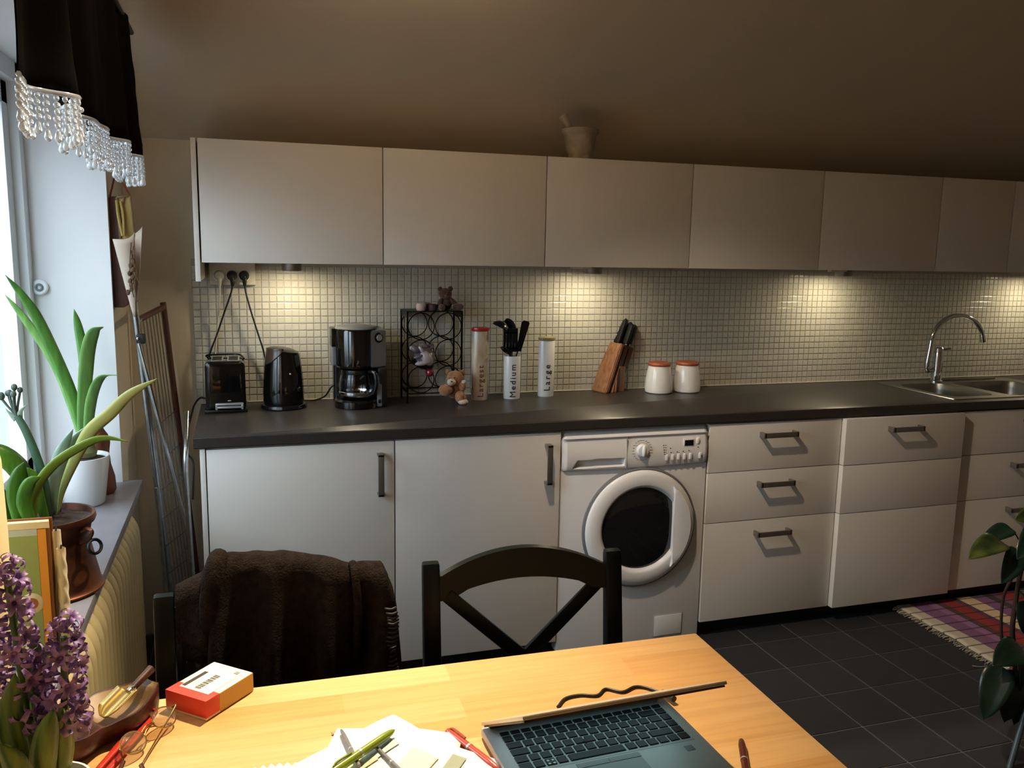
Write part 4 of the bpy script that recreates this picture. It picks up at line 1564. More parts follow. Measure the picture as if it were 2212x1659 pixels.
mb.grid(cur, 150, 14)
mb.build('cloth', M['curtain'], t, ang=180, solid=0.0025)
mb = MB(t)
mb.tube([(vx(CY0 + (CY1 - CY0) * i / 150, 0) + 0.001, CY0 + (CY1 - CY0) * i / 150, vz(CY0 + (CY1 - CY0) * i / 150) - 0.004) for i in range(151)], 0.0042, 6)
n = 98
for i in range(n):
    y = CY0 + 0.005 + (CY1 - CY0 - 0.01) * i / (n - 1)
    x, z = vx(y, 0), vz(y) - 0.007
    L_ = 5 if i % 3 else 4
    for q in range(L_):
        r = 0.0046 if q % 2 == 0 else 0.0058
        mb.ball((x + random.gauss(0, .0008), y + random.gauss(0, .0008), z - 0.005 - q * 0.0112), (r, r, 0.0055), 7, 5)
    zz = z - 0.005 - L_ * 0.0112
    mb.lathe([(0.0, 0.006), (0.0035, 0.004), (0.0062, -0.007), (0.0045, -0.012), (0.0, -0.0145)], (x, y, zz - 0.002), 7, cap=False)
mb.build('bead_fringe', M['bead'], t, kind='stuff', ang=60)
t = thing('curtain_rod', 'dark rod holding the black valance above the window', 'curtain rod', (CX, -1.2, CT + 0.008))
mb = MB(t)
mb.tube([(CX, CY0 - 0.06, CT - 0.004), (CX, CY1 - 0.03, CT - 0.004)], 0.008, 12)
mb.build('rod', M['iron'], t)
for y in (CY0 - 0.03, CY1 - 0.06):
    mb = MB(t)
    mb.box(XL, CX + 0.004, y - 0.006, y + 0.006, CT - 0.012, CT + 0.000, 0.002)
    mb.build('bracket', M['iron'], t)

# ribbed radiator under the sill
t = thing('radiator', 'cream ribbed radiator below the slate window sill', 'radiator', (-0.235, -1.2, 0.1))
prof = [(0, 0.10), (0, 0.60)] + [(-0.052 * (1 - cos(radians(a))), 0.60 + 0.078 * sin(radians(a))) for a in range(8, 91, 8)] + [(-0.052, 0.678)]
prof = [(-0.203 + a, b) for a, b in prof]
NY = 25 * 12
RY0, RY1 = -1.92, -0.60


def rad(u, v):
    f = v * (len(prof) - 1)
    i = min(int(f), len(prof) - 2)
    f -= i
    x = prof[i][0] * (1 - f) + prof[i + 1][0] * f
    z = prof[i][1] * (1 - f) + prof[i + 1][1] * f
    y = RY0 + u * (RY1 - RY0)
    ph = (y - RY0) / (RY1 - RY0) * 25
    d = 0.013 * (abs(sin(pi * ph)) ** 0.6 - 0.7)
    e = min(y - RY0, RY1 - y)
    if e < 0.012:
        d -= 0.02 * (1 - e / 0.012) ** 2
    nx, nz = (1, 0) if z < 0.6 else (max(0.0, 1 - (z - 0.6) / 0.078), (z - 0.6) / 0.078)
    return (x + d * nx, y, z + d * nz)


mb = MB(t)
mb.grid(rad, NY + 1, 30)
mb.build('front_panel', M['radiator'], t, ang=60)
mb = MB(t)
mb.box(-0.265, -0.222, RY0 + 0.01, RY1 - 0.004, 0.10, 0.672, 0.006)
mb.build('rear_panel', M['radiator'], t)
mb = MB(t)
mb.tube([(-0.24, RY1 - 0.03, 0.10), (-0.24, RY1 - 0.03, 0.0)], 0.008, 10)
mb.build('pipe', M['radiator'], t)

# white pot with amaryllis
pc = Vector((-0.345, -0.645, SZ + 0.0003))
t = thing('potted_amaryllis', 'tall strap-leaved bulb plant in a plain white pot on the sill', 'potted plant', pc)
mb = MB(t)
mb.lathe([(0.0, 0.0), (0.052, 0.0), (0.057, 0.006), (0.0745, 0.142), (0.0745, 0.148), (0.071, 0.148), (0.067, 0.13), (0.0, 0.13)], pc, 44, cap=False)
mb.build('pot', M['ceramic'], t)
mb = MB(t)
mb.lathe([(0.0695, 0.128), (0.065, 0.137), (0.04, 0.142), (0.0, 0.143)], pc, 30, cap=False)
mb.build('soil', M['soil'], t)
mb = MB(t)
mb.lathe([(0.012, 0.135), (0.030, 0.146), (0.034, 0.160), (0.024, 0.185), (0.016, 0.20), (0.0, 0.20)], pc + Vector((0.008, 0.005, 0)), 20, cap=False)
mb.build('bulb', mat('bulb_skin', '#6a7b46', 0.6, c2='#5b3b28', vs=18), t)
lv = lambda p: (p[0], pc.y + p[2], p[1])


def leaf(t, nm, pts, w, side, m, fold=0.22, tip=5, tw=0.0, label=None, base=0.7):
    m1 = MB(t)
    m1.blade(pts, lambda s: w * (base + (1 - base) * min(1, s * 2.5)) * (1 - s ** tip), side, 6, fold, 2, tw)
    return m1.build(nm, m, t, ang=180, solid=0.0022, label=label)


leaf(t, 'leaf', [(-0.336, pc.y, 0.90), (-0.345, pc.y, 0.98), (-0.368, pc.y - 0.01, 1.085), (-0.424, pc.y - 0.03, 1.263), (-0.460, pc.y - 0.045, 1.343), (-0.499, pc.y - 0.06, 1.406)], 0.0165, (0.9, 0.45, 0.25), M['amleaf'])
leaf(t, 'leaf', [(-0.344, pc.y, 0.89), (-0.352, pc.y, 0.97), (-0.401, pc.y + 0.01, 1.14), (-0.470, pc.y + 0.0, 1.276), (-0.515, pc.y - 0.01, 1.349)], 0.0130, (0.9, 0.3, 0.3), M['amtop'])
leaf(t, 'leaf', [(-0.330, pc.y + 0.01, 0.91), (-0.325, pc.y + 0.02, 1.05), (-0.329, pc.y + 0.03, 1.166), (-0.340, pc.y + 0.04, 1.248), (-0.349, pc.y + 0.04, 1.303)], 0.0155, (1, 0.3, 0), M['amleaf'])
leaf(t, 'leaf', [(-0.338, pc.y - 0.012, 0.88), (-0.330, pc.y - 0.02, 1.00), (-0.316, pc.y - 0.025, 1.125), (-0.303, pc.y - 0.03, 1.20), (-0.286, pc.y - 0.032, 1.243), (-0.262, pc.y - 0.035, 1.256)], 0.0215, (0.8, 0.5, 0), M['amtop'], tip=7, fold=0.12)
leaf(t, 'leaf', [(-0.326, pc.y - 0.01, 0.88), (-0.318, pc.y - 0.02, 0.97), (-0.301, pc.y - 0.03, 1.055), (-0.273, pc.y - 0.04, 1.108), (-0.228, pc.y - 0.06, 1.118)], 0.0165, (0.85, 0.5, -0.1), M['amtop'])

# brown clay bottle behind the white pot
t = thing('clay_bottle', 'brown clay bottle half hidden behind the white pot', 'bottle', (-0.318, -0.53, SZ + 0.0003))
mb = MB(t)
mb.lathe([(0.0, 0), (0.040, 0.0), (0.046, 0.01), (0.044, 0.05), (0.034, 0.09), (0.031, 0.13), (0.035, 0.16), (0.030, 0.185), (0.018, 0.205), (0.016, 0.225), (0.0, 0.225)], t.location, 24, cap=False)
mb.build('body', M['clay'], t)

# copper pot with clivia
pc = Vector((-0.302, -1.335, SZ + 0.0003))
t = thing('potted_clivia', 'strappy clivia with a bud stem in a dark copper pot with ring handles', 'potted plant', pc)
mb = MB(t)
mb.lathe([(0.0, 0.0), (0.098, 0.0), (0.106, 0.004), (0.106, 0.008), (0.101, 0.012), (0.099, 0.02), (0.090, 0.065), (0.080, 0.115), (0.079, 0.13), (0.0835, 0.138), (0.086, 0.152), (0.0935, 0.158), (0.0965, 0.166),
          (0.0945, 0.176), (0.089, 0.176), (0.085, 0.16), (0.0, 0.155)], pc, 48, cap=False)
pot = mb.build('pot', M['copper'], t, ang=50)
mb = MB(t)


def soil(u, v):
    a = 2 * pi * u
    r = 0.0875 * v
    return (pc.x + r * cos(a), pc.y + r * sin(a), pc.z + 0.163 + 0.008 * noise.noise((r * cos(a) * 40, r * sin(a) * 40, 1)) + 0.006 * (1 - v))


mb.grid(soil, 36, 10, cu=True)
mb.build('soil', M['soil'], t)
for s in (0, pi * 0.5):
    a0 = -0.55 + s * 1.9
    d = Vector((cos(a0), sin(a0), 0))
    c = pc + d * 0.100 + Vector((0, 0, 0.132))
    mb = MB(t)
    mb.tube([pc + d * 0.084 + Vector((0, 0, 0.146)), c + Vector((0, 0, 0.022)), c + d * 0.012 + Vector((0, 0, 0.016)), c + d * 0.004 + Vector((0, 0, 0.0)), pc + d * 0.080 + Vector((0, 0, 0.118))], 0.0045, 8, 5)
    lug = mb.build('lug', M['copper'], pot)
    mb = MB(t)
    tn = Vector((-d.y, d.x, 0))
    rc = c + d * 0.014 + Vector((0, 0, -0.008))
    mb.tube([rc + tn * (0.019 * cos(2 * pi * q / 20)) + (d * 0.35 - Vector((0, 0, 0.9))) * (0.016 * sin(2 * pi * q / 20) + 0.010) for q in range(20)], 0.0036, 8, closed=True)
    mb.build('ring_handle', M['iron'], pot)
yb = pc.y
SF = (0.8, 0.55, 0.2)
leaf(t, 'leaf', [(-0.290, yb + 0.03, 0.885), (-0.270, yb + 0.03, 0.96), (-0.215, yb + 0.01, 1.07), (-0.165, yb, 1.12), (-0.12, yb - 0.01, 1.165), (-0.062, yb - 0.02, 1.20)], 0.0155, (0.5, 0.3, -0.75), M['yelleaf'], base=0.1, label='long yellowing leaf reaching out over the sill edge')
leaf(t, 'leaf', [(-0.330, yb - 0.02, 0.885), (-0.318, yb - 0.03, 0.955), (-0.297, yb - 0.035, 0.995), (-0.262, yb - 0.035, 1.030), (-0.208, yb - 0.035, 1.062), (-0.170, yb - 0.035, 1.072), (-0.127, yb - 0.035, 1.063)], 0.0120, (0.35, 0.5, -0.8), M['oliveleaf'], base=0.8)
leaf(t, 'leaf', [(-0.335, yb - 0.01, 0.885), (-0.338, yb - 0.015, 0.98), (-0.360, yb - 0.02, 1.028), (-0.395, yb - 0.03, 1.056), (-0.44, yb - 0.04, 1.06)], 0.024, (0.5, 0.6, 0.5), M['clleaf'])
leaf(t, 'leaf', [(-0.372, yb - 0.02, 0.885), (-0.390, yb - 0.03, 0.945), (-0.410, yb - 0.04, 0.985), (-0.445, yb - 0.05, 1.0)], 0.024, (0.6, 0.5, 0.5), M['clleaf'])
leaf(t, 'leaf', [(-0.352, yb - 0.03, 0.885), (-0.357, yb - 0.035, 0.955), (-0.347, yb - 0.035, 0.998), (-0.334, yb - 0.035, 1.028)], 0.0165, (0.9, 0.4, -0.2), M['clleaf'])
leaf(t, 'leaf', [(-0.322, yb - 0.045, 0.885), (-0.335, yb - 0.055, 0.94), (-0.322, yb - 0.06, 0.985), (-0.300, yb - 0.06, 1.0)], 0.0155, (0.8, 0.4, -0.4), M['clleaf'])
leaf(t, 'leaf', [(-0.306, yb - 0.005, 0.885), (-0.314, yb - 0.01, 0.93), (-0.322, yb - 0.01, 0.985), (-0.335, yb - 0.01, 1.01)], 0.012, (0.9, 0.4, 0.3), M['clleaf'])
leaf(t, 'leaf', [(-0.304, yb + 0.03, 0.885), (-0.292, yb + 0.03, 0.96), (-0.272, yb + 0.03, 1.03), (-0.247, yb + 0.03, 1.083)], 0.015, (0.8, 0.5, -0.3), M['daylitleaf'])
leaf(t, 'leaf', [(-0.294, yb + 0.05, 0.885), (-0.284, yb + 0.05, 0.97), (-0.262, yb + 0.05, 1.035), (-0.226, yb + 0.05, 1.082)], 0.0135, (0.8, 0.5, -0.3), M['daylitleaf'])
leaf(t, 'leaf', [(-0.300, yb + 0.065, 0.885), (-0.296, yb + 0.06, 0.97), (-0.284, yb + 0.06, 1.02), (-0.270, yb + 0.06, 1.05)], 0.013, (0.8, 0.5, -0.3), M['daylitleaf'])
mb = MB(t)
mb.tube([(-0.305, yb + 0.01, 0.885), (-0.308, yb + 0.01, 0.96), (-0.316, yb + 0.005, 1.02), (-0.333, yb, 1.085), (-0.349, yb, 1.124)], lambda s: 0.0115 - 0.004 * s, 12, 6, flat=0.7)
stem = mb.build('flower_stem', M['clstem'], t)
mb = MB(t)
mb.blade([(-0.346, yb, 1.116), (-0.340, yb - 0.004, 1.135), (-0.328, yb - 0.006, 1.148)], lambda s: 0.008 * (1 - s), (1, 0.3, 0), 4)
mb.blade([(-0.350, yb, 1.116), (-0.360, yb - 0.004, 1.128), (-0.369, yb - 0.006, 1.142)], lambda s: 0.008 * (1 - s), (1, 0.3, 0), 4)
mb.build('bract', M['daylitleaf'], stem, solid=0.001)
for bx, bz2, by, r in ((-0.377, 1.168, 0, 0.0078), (-0.366, 1.172, 0.012, 0.0062), (-0.358, 1.177, -0.01, 0.0058), (-0.3515, 1.186, 0.004, 0.0066), (-0.350, 1.174, -0.014, 0.0066), (-0.3415, 1.179, 0.008, 0.0058)):
    mb = MB(t)
    mb.tube([(-0.349, yb, 1.122), ((-0.349 + bx) / 2 - 0.002, yb + by * 0.5, 1.145), (bx, yb + by, bz2 - 0.004)], 0.0026, 7, 4)
    mb.ball((bx, yb + by, bz2), (r, r, r * 1.15), 12, 8)
    mb.build('bud', M['bud'], stem)

# cook book and candles standing on the sill
t = thing('cook_book', 'green and orange picture book standing upright on the window sill', 'book', (-0.33, -1.70, SZ + 0.0003))
b0x, b1x, b0z, b1z = -0.432, -0.225, SZ + 0.0005, 0.993
RB = Matrix.Translation((-0.225, -1.70, 0)) @ Matrix.Rotation(radians(-3), 4, 'X') @ Matrix.Translation((0.225, 1.70, 0))
mb = MB(t)
mb.box(b0x, b1x, -1.703, -1.700, b0z, b1z, 0.001)
mb.box(b0x, b1x, -1.678, -1.675, b0z, b1z, 0.001)
mb.build('cover', M['bookedge'], t)
mb = MB(t)
mb.box(b0x + 0.004, b1x - 0.005, -1.700, -1.678, b0z + 0.004, b1z - 0.004)
mb.build('page_block', M['bookcream'], t)
fy0, fy1 = -1.7042, -1.7028
mb = MB(t)
mb.box(b0x, b1x - 0.0205, fy0, fy1, b0z + 0.002, b1z - 0.014)
mb.build('green_panel', M['bookgreen'], t)
mb = MB(t)
mb.box(b0x, b1x - 0.0205, fy0 - 0.0003, fy1, b1z - 0.025, b1z - 0.013)
mb.build('pale_band', M['bookpale'], t)
mb = MB(t)
mb.box(b0x, b1x, fy0, fy1, b1z - 0.0125, b1z)
mb.build('top_border', M['bookcream'], t)
mb = MB(t)
mb.box(b1x - 0.020, b1x - 0.006, fy0, fy1, b0z + 0.002, b1z - 0.014)
mb.build('orange_stripe', M['bookor'], t)
RX9 = Matrix.Rotation(radians(90), 3, 'X')
for x, z in ((-0.262, 0.838), (-0.285, 0.822), (-0.272, 0.775), (-0.30, 0.76), (-0.262, 0.742)):
    mb = MB(t)
    mb.lathe([(0.0, 0.0008), (0.0185, 0.0008), (0.020, 0.0)], (x, fy0, z), 24, M=RX9, cap=False)
    pl_ = mb.build('printed_plate', M['plate'], t)
    mb = MB(t)
    mb.lathe([(0.0, 0.0012), (0.011, 0.0012)], (x, fy0, z), 16, M=RX9, cap=False)
    mb.build('printed_food', M['plate2'], pl_)
for i, (x, y, h, lab) in enumerate(((-0.203 - 0.012, -1.672, 0.245, 'taller pale taper candle beside the green book'), (-0.2035, -1.700 + 0.012, 0.215, 'shorter pale twisted candle beside the green book'))):
    x -= 0.002 * i + 0.006
    t = thing('taper_candle', lab, 'candle', (x, y, SZ + 0.0003), 0, 'pale candles beside the book')
    mb = MB(t)

    def cand(u, v, x=x, y=y, h=h, i=i):
        a = 2 * pi * u
        r = (0.0105 - 0.003 * v) * (1 + 0.10 * sin(3 * a + v * (40 if i else 8)))
        return (x + r * cos(a) + 0.0 * v, y + r * sin(a), SZ + 0.0003 + h * v)
    mb.grid(cand, 18, 48, cu=True)
    mb.build('wax', M['candle'], t, ang=70)
    mb = MB(t)
    mb.tube([(x, y, SZ + h - 0.002), (x + 0.001, y, SZ + h + 0.006)], 0.0015, 6)
    mb.build('wick', M['matblack'], t)

# cream vase at the picture edge
t = thing('cream_vase', 'large smooth cream vase on the sill at the left picture edge', 'vase', (-0.352, -1.853, SZ + 0.0003))
mb = MB(t)
mb.lathe([(0.0, 0), (0.070, 0), (0.080, 0.01), (0.094, 0.16), (0.0945, 0.30), (0.093, 0.42), (0.085, 0.47), (0.06, 0.50), (0.045, 0.51), (0.045, 0.54), (0.0, 0.54)], t.location, 44, cap=False)
mb.build('body', M['cream'], t)

# hanging things on the strip of wall beyond the window
t = thing('wall_pocket', 'narrow brown leather wall pocket hanging by a red cord beside the window', 'wall hanging', (-0.255, -0.36, 1.46))
mb = MB(t)
mb.prism([(-0.2685, 1.642), (-0.205, 1.648), (-0.207, 1.60), (-0.214, 1.45), (-0.222, 1.33), (-0.227, 1.300), (-0.24, 1.292), (-0.2685, 1.292)], -0.385, -0.355, 'y', 0.004)
mb.build('pocket', M['tubrown'], t)
mb = MB(t)
mb.tube([(-0.266, -0.37, 1.643), (-0.251, -0.372, 1.70), (-0.243, -0.372, 1.735), (-0.234, -0.372, 1.70), (-0.206, -0.37, 1.645)], 0.003, 7, 6)
mb.tube([(-0.243, -0.372, 1.735), (-0.247, -0.373, 1.72), (-0.241, -0.374, 1.712), (-0.237, -0.373, 1.722), (-0.243, -0.372, 1.735)], 0.003, 6, 5)
mb.build('cord', M['redcord'], t)
t = thing('small_picture', 'small gilt-edged mustard picture hung in front of the leather wall pocket', 'picture', (-0.22, -0.395, 1.59))
mb = MB(t)
ca, cb_, cc, cd_ = (-0.243, 1.640), (-0.204, 1.646), (-0.196, 1.50), (-0.238, 1.495)
mb.prism([ca, cb_, cc, cd_], -0.396, -0.390, 'y')
mb.build('picture', M['mustard'], t)
for a, b in ((ca, cb_), (cb_, cc), (cc, cd_), (cd_, ca), ((-0.222, 1.643), (-0.236, 1.55))):
    mb = MB(t)
    mb.bar((a[0], -0.398, a[1]), (b[0], -0.398, b[1]), 0.006, 0.006, up=(0, 1, 0), bev=0.001)
    mb.build('frame_bar', M['gilt'], t)
t = thing('paper_cone', 'white paper cone of dried stems hanging beside the window', 'wall hanging', (-0.21, -0.41, 1.42))
mb = MB(t)


def cone(u, v):
    a = radians(20 + 300 * u)
    r = 0.003 + (0.036 + 0.010 * sin(2 * a)) * (1 - v) ** 0.9
    ax_ = Vector((-0.198, -0.42, 1.265)).lerp(Vector((-0.206, -0.425, 1.52)), 1 - v)
    top = 0.022 * cos(a) * (1 - v) ** 3
    return (ax_.x - 0.008 + r * cos(a), ax_.y + r * 0.6 * sin(a), ax_.z + top + 0.01 * sin(2 * a + 1) * (1 - v) ** 3)


mb.grid(cone, 22, 12)
mb.build('paper', mat('creased_paper', '#c3b2a2', 0.8, bump=0.25, bs=30), t, ang=60, solid=0.001)
mb = MB(t)
for i in range(9):
    a = Vector((-0.205 + 0.01 * random.random(), -0.455, 1.50 - 0.012 * i))
    mb.tube([a, a + Vector((0.012 * random.uniform(-1, 1), -0.004, -0.05)), a + Vector((0.022 * random.uniform(-0.6, 1), -0.004, -0.08 - 0.02 * random.random()))], 0.0016, 5, 4)
    mb.ball(a + Vector((0.012 * random.uniform(-1, 1), -0.006, -0.06)), (0.006, 0.004, 0.009), 8, 6, noise_=0.3)
mb.build('dried_stems', M['twig'], t)
mb = MB(t)
mb.tube([(-0.243, -0.402, 1.63), (-0.240, -0.405, 1.58), (-0.230, -0.41, 1.52)], 0.005, 7, 5)
mb.tube([(-0.232, -0.402, 1.628), (-0.226, -0.405, 1.585), (-0.226, -0.41, 1.52)], 0.004, 7, 5)
mb.build('bow', M['mustard'], t)

# folding clothes airer in the gap beside the base cabinet
t = thing('clothes_airer', 'folded chrome clothes airer leaning in the gap beside the base cabinet', 'clothes airer', (-0.13, -0.25, 0))
A0, A1 = Vector((-0.204, -0.41, 1.25)), Vector((-0.146, -0.085, 1.272))
B0, B1 = Vector((-0.118, -0.40, 0.02)), Vector((-0.052, -0.10, 0.02))
mb = MB(t)


def corner(p, q, r):   # three points rounding a corner at q
    return [q + (p - q).normalized() * 0.035, q + (p - q).normalized() * 0.008 + (r - q).normalized() * 0.008, q + (r - q).normalized() * 0.035]


lp = [B0] + corner(B0, A0, A1)
mb.tube(lp, 0.0105, 12, 6)
mb.build('near_tube', M['dullchrome'], t)
mb = MB(t)
mb.tube([A0 + (A1 - A0).normalized() * 0.03] + corner(A0, A1, B1) + [A1.lerp(B1, 0.5), B1], 0.0105, 10, 6)
mb.build('far_tube', M['tubrown'], t)
mb = MB(t)
for i in range(1, 9):
    s = i / 9
    a, b = A0.lerp(A1, s), B0.lerp(B1, s)
    mb.tube([a, b], 0.0021, 5)
mb.build('long_wires', M['dullchrome'], t)
for i in range(7):
    s = 0.30 + i * 0.10
    mb = MB(t)
    mb.tube([A0.lerp(B0, s), A1.lerp(B1, s)], 0.0018, 5)
    mb.build('cross_wire', M['dullchrome'], t)
# clip and rivet at the near corner
mb = MB(t)
p = A0.lerp(B0, 0.045)
mb.box(p.x - 0.006, p.x + 0.022, p.y - 0.012, p.y + 0.012, p.z - 0.018, p.z + 0.014, 0.005)
mb.build('clip', M['matblack'], t)
mb = MB(t)
mb.ball((p.x, p.y - 0.012, p.z), 0.006, 10, 6)
mb.build('rivet', M['chrome'], t)
# the crossing leg frame
C0, C1 = Vector((-0.198, -0.43, 1.18)), Vector((-0.085, -0.47, 0.62))
mb = MB(t)
mb.tube([C0, C0.lerp(C1, 0.5), C1, C1 + Vector((0.02, -0.005, -0.1))], 0.0065, 10, 4)
mb.build('leg_tube', M['dullchrome'], t)
mb = MB(t)
mb.tube([(-0.066, -0.33, 0.93), (-0.066, -0.42, 0.87), (-0.067, -0.475, 0.82), (-0.069, -0.49, 0.76), (-0.066, -0.49, 0.60), (-0.060, -0.48, 0.3), (-0.056, -0.47, 0.02)], 0.0088, 12, 6)
mb.build('leg_tube', M['dullchrome'], t)
mb = MB(t)
mb.tube([(-0.165, -0.44, 0.70), (-0.150, -0.44, 0.30), (-0.142, -0.44, 0.02)], 0.0075, 10, 4)
mb.build('leg_tube', M['dullchrome'], t)
for i in range(6):
    z = 0.76 - i * 0.10
    mb = MB(t)
    mb.tube([(-0.150, -0.43, z - 0.07), (-0.070, -0.47, z)], 0.0016, 5)
    mb.build('cross_wire', M['dullchrome'], t)
# ------------------------------------------------------------------ dining table
TZ = 0.74
TO = Vector((0.981, -1.956, 0))
ta = radians(-1.0)
t = thing('dining_table', 'honey-coloured birch dining table in the foreground', 'table', TO, ta)
Tm = Matrix.Translation(TO) @ Matrix.Rotation(ta, 4, 'Z')
mb = MB()
mb.box(-1.17, 0, -0.80, 0, TZ - 0.028, TZ, 0.003)
mb.build('tabletop', M['table'], t)
mb = MB()
for q in ((-1.11, -0.06, -0.065, -0.045), (-1.11, -0.06, -0.755, -0.735)):
    mb.box(q[0], q[1], q[2], q[3], TZ - 0.11, TZ - 0.028)
for q in ((-1.125, -1.105), (-0.065, -0.045)):
    mb.box(q[0], q[1], -0.74, -0.06, TZ - 0.11, TZ - 0.028)
mb.build('apron', M['table'], t)
for x in (-1.145, -0.075):
    for y in (-0.105, -0.765):
        mb = MB()
        mb.box(x, x + 0.05, y, y + 0.05, 0.0, TZ - 0.028, 0.004)
        mb.build('leg', M['table'], t)


def onT(x, y, z=0.0):
    return Vector((x, y, TZ + 0.0003 + z))


# ------------------------------------------------------------------ chairs
def make_chair(lab, loc, rz, rail=True):
    """chair in local axes: +y is its back, origin on the floor under the seat's middle"""
    t = thing('dining_chair', lab, 'chair', loc, rz, 'dark cross-back chairs at the table')
    w = 0.201
    by, ty = 0.19, 0.245          # back post: y at the seat and at the top
    for s in (-1, 1):
        mb = MB()
        x = s * w
        mb.prism([(0.27, 0.0), (0.235, 0.0), (by - 0.018, 0.44), (ty - 0.017, 0.84), (ty - 0.012, 0.852), (ty + 0.006, 0.853), (ty + 0.011, 0.84), (by + 0.016, 0.44)], x - 0.018, x + 0.018, 'x', 0.005, 2)
        mb.build('back_post', M['chair'], t)
        mb = MB()
        mb.box(s * (w + 0.004) - 0.019, s * (w + 0.004) + 0.019, -0.205, -0.167, 0.0, 0.43, 0.004)
        mb.build('front_leg', M['chair'], t)
        mb = MB()
        mb.box(s * w - 0.009, s * w + 0.009, -0.17, by + 0.04, 0.16, 0.195, 0.003)
        mb.build('side_stretcher', M['chair'], t)
        mb = MB()
        mb.box(s * w - 0.010, s * w + 0.010, -0.18, by, 0.375, 0.43, 0.002)
        mb.build('side_apron', M['chair'], t)
    mb = MB()
    mb.box(-w, w, -0.195, -0.175, 0.375, 0.43, 0.002)
    mb.build('front_apron', M['chair'], t)
    mb = MB()
    mb.prism([(-0.222, -0.222), (0.222, -0.222), (0.222, 0.168), (0.18, 0.168), (0.18, 0.19), (-0.18, 0.19), (-0.18, 0.168), (-0.222, 0.168)], 0.43, 0.452, 'z', 0.006, 3)
    mb.build('seat', M['chair'], t)
    yy = lambda z: by + (ty - by) * (z - 0.44) / 0.41
    mb = MB()
    up, lo = [], []
    N = 24
    for i in range(N + 1):
        f = i / N
        x = -0.184 + 0.368 * f
        c = 1 - ((x - 0.0) / 0.184) ** 2
        up.append((x, 0.822 + 0.046 * c))
        lo.append((x, 0.772 + 0.033 * c - (0.006 * sin(pi * min(1, min(f, 1 - f) / 0.16))) * 1.0))
    poly = up + lo[::-1]
    c_ = []
    for d0 in (-0.009, 0.011):
        c_.append([mb._v((p[0], yy(p[1]) + d0 - 0.012 * (1 - (p[0] / 0.184) ** 2) * -1, p[1])) for p in poly])
    n = len(poly)
    k = N + 1
    for ring, rev in ((c_[0], 0), (c_[1], 1)):
        for i in range(N):
            q = [ring[i], ring[i + 1], ring[n - 2 - i], ring[n - 1 - i]]
            mb.face(q if not rev else q[::-1])
    for i in range(n):
        mb.face([c_[0][i], c_[0][(i + 1) % n], c_[1][(i + 1) % n], c_[1][i]])
    bmesh.ops.bevel(mb.bm, geom=[e for e in mb.bm.edges if e.is_manifold and e.calc_face_angle(0) > 1.0], offset=0.0045, segments=2, affect='EDGES')
    mb.build('top_rail', M['chair'], t, ang=45)
    for s in (-1, 1):
        mb = MB()
        a = (s * 0.168, yy(0.79) + (0.003 if s > 0 else -0.003), 0.782)
        b = (-s * 0.176, yy(0.49) + (0.003 if s > 0 else -0.003), 0.475)
        mb.bar(a, b, 0.030, 0.011, up=(0, 1, 0), bev=0.003)
        mb.build('cross_bar', M['chair'], t)
    mb = MB()
    mb.box(-w, w, yy(0.49) - 0.009, yy(0.49) + 0.009, 0.475, 0.505, 0.003)
    mb.build('lower_rail', M['chair'], t)
    return t


# back-post tops stand at y about -1.74
ch_rz = radians(-3.5)
off = Matrix.Rotation(ch_rz, 3, 'Z') @ Vector((0, 0.245, 0))
make_chair('empty dark cross-back chair pushed in before the washing machine', Vector((0.684, -1.735, 0)) - off, ch_rz)
c2rz = radians(1.0)
c2x, c2y = 0.170, -1.755
off2 = Matrix.Rotation(c2rz, 3, 'Z') @ Vector((0, 0.245, 0))
make_chair('dark cross-back chair with a black cardigan over its back, by the radiator', Vector((c2x, c2y, 0.012)) - off2 - Vector((0, 0, 0.012)), c2rz)

# cardigan over the second chair
t = thing('cardigan', 'black knitted cardigan hung over the back of the left chair', 'cardigan', (0.2, c2y, 0.88))
top = [(-0.014, 0.862), (0.038, 0.884), (0.050, 0.906), (0.091, 0.9135), (0.142, 0.913), (0.210, 0.905), (0.281, 0.888), (0.317, 0.872), (0.344, 0.8745), (0.376, 0.872), (0.393, 0.832), (0.401, 0.80)]


def topz(x):
    if x <= top[0][0]:
        return top[0][1]
    for (a, b), (c, d) in zip(top, top[1:]):
        if x <= c:
            f = (x - a) / (c - a)
            f = f * f * (3 - 2 * f) * 0.5 + f * 0.5
            return b + (d - b) * f
    return top[-1][1]


def drape(x0, x1, zb, zback, yo, seed, nu, nv, th=0.034, edge=None):
    m1 = MB(t)

    def f(u, v):
        x = x0 + u * (x1 - x0)
        zt = topz(x)
        # v 0..0.62 front fall, .62..0.78 over the top, rest rear fall
        if v < 0.62:
            s = v / 0.62
            z = zb + (zt - 0.028 - zb) * s
            side, ov = -1, 0
        elif v < 0.80:
            a = pi * (v - 0.62) / 0.18
            z = zt - 0.028 + 0.028 * sin(a)
            side = -cos(a)
        else:
            s = (v - 0.80) / 0.2
            z = zt - 0.028 - (zt - 0.028 - zback) * s
            side = 1
        hang = max(0.0, (zt - z) / 0.30)
        ph = x * 62 + 3.5 * (zt - z) + seed
        fold = 0.022 * sin(ph) * min(1, hang * 1.6 + 0.15) + 0.009 * sin(ph * 2.1 + 1) * min(1, hang)
        bul = 0.012 * min(1, hang)
        y = c2y + 0.004 - (z - 0.85) * -0.13 + side * (th + bul) + (fold if side < 0 else fold * 0.5)
        xx = x + 0.022 * hang * (u - 0.35) * (0 if edge else 1) + 0.010 * noise.noise((x * 14, z * 9, seed)) * hang
        zz = z + 0.004 * noise.noise((x * 30, seed, z * 12))
        return (xx, y, zz)
    m1.grid(f, nu, nv)
    return m1


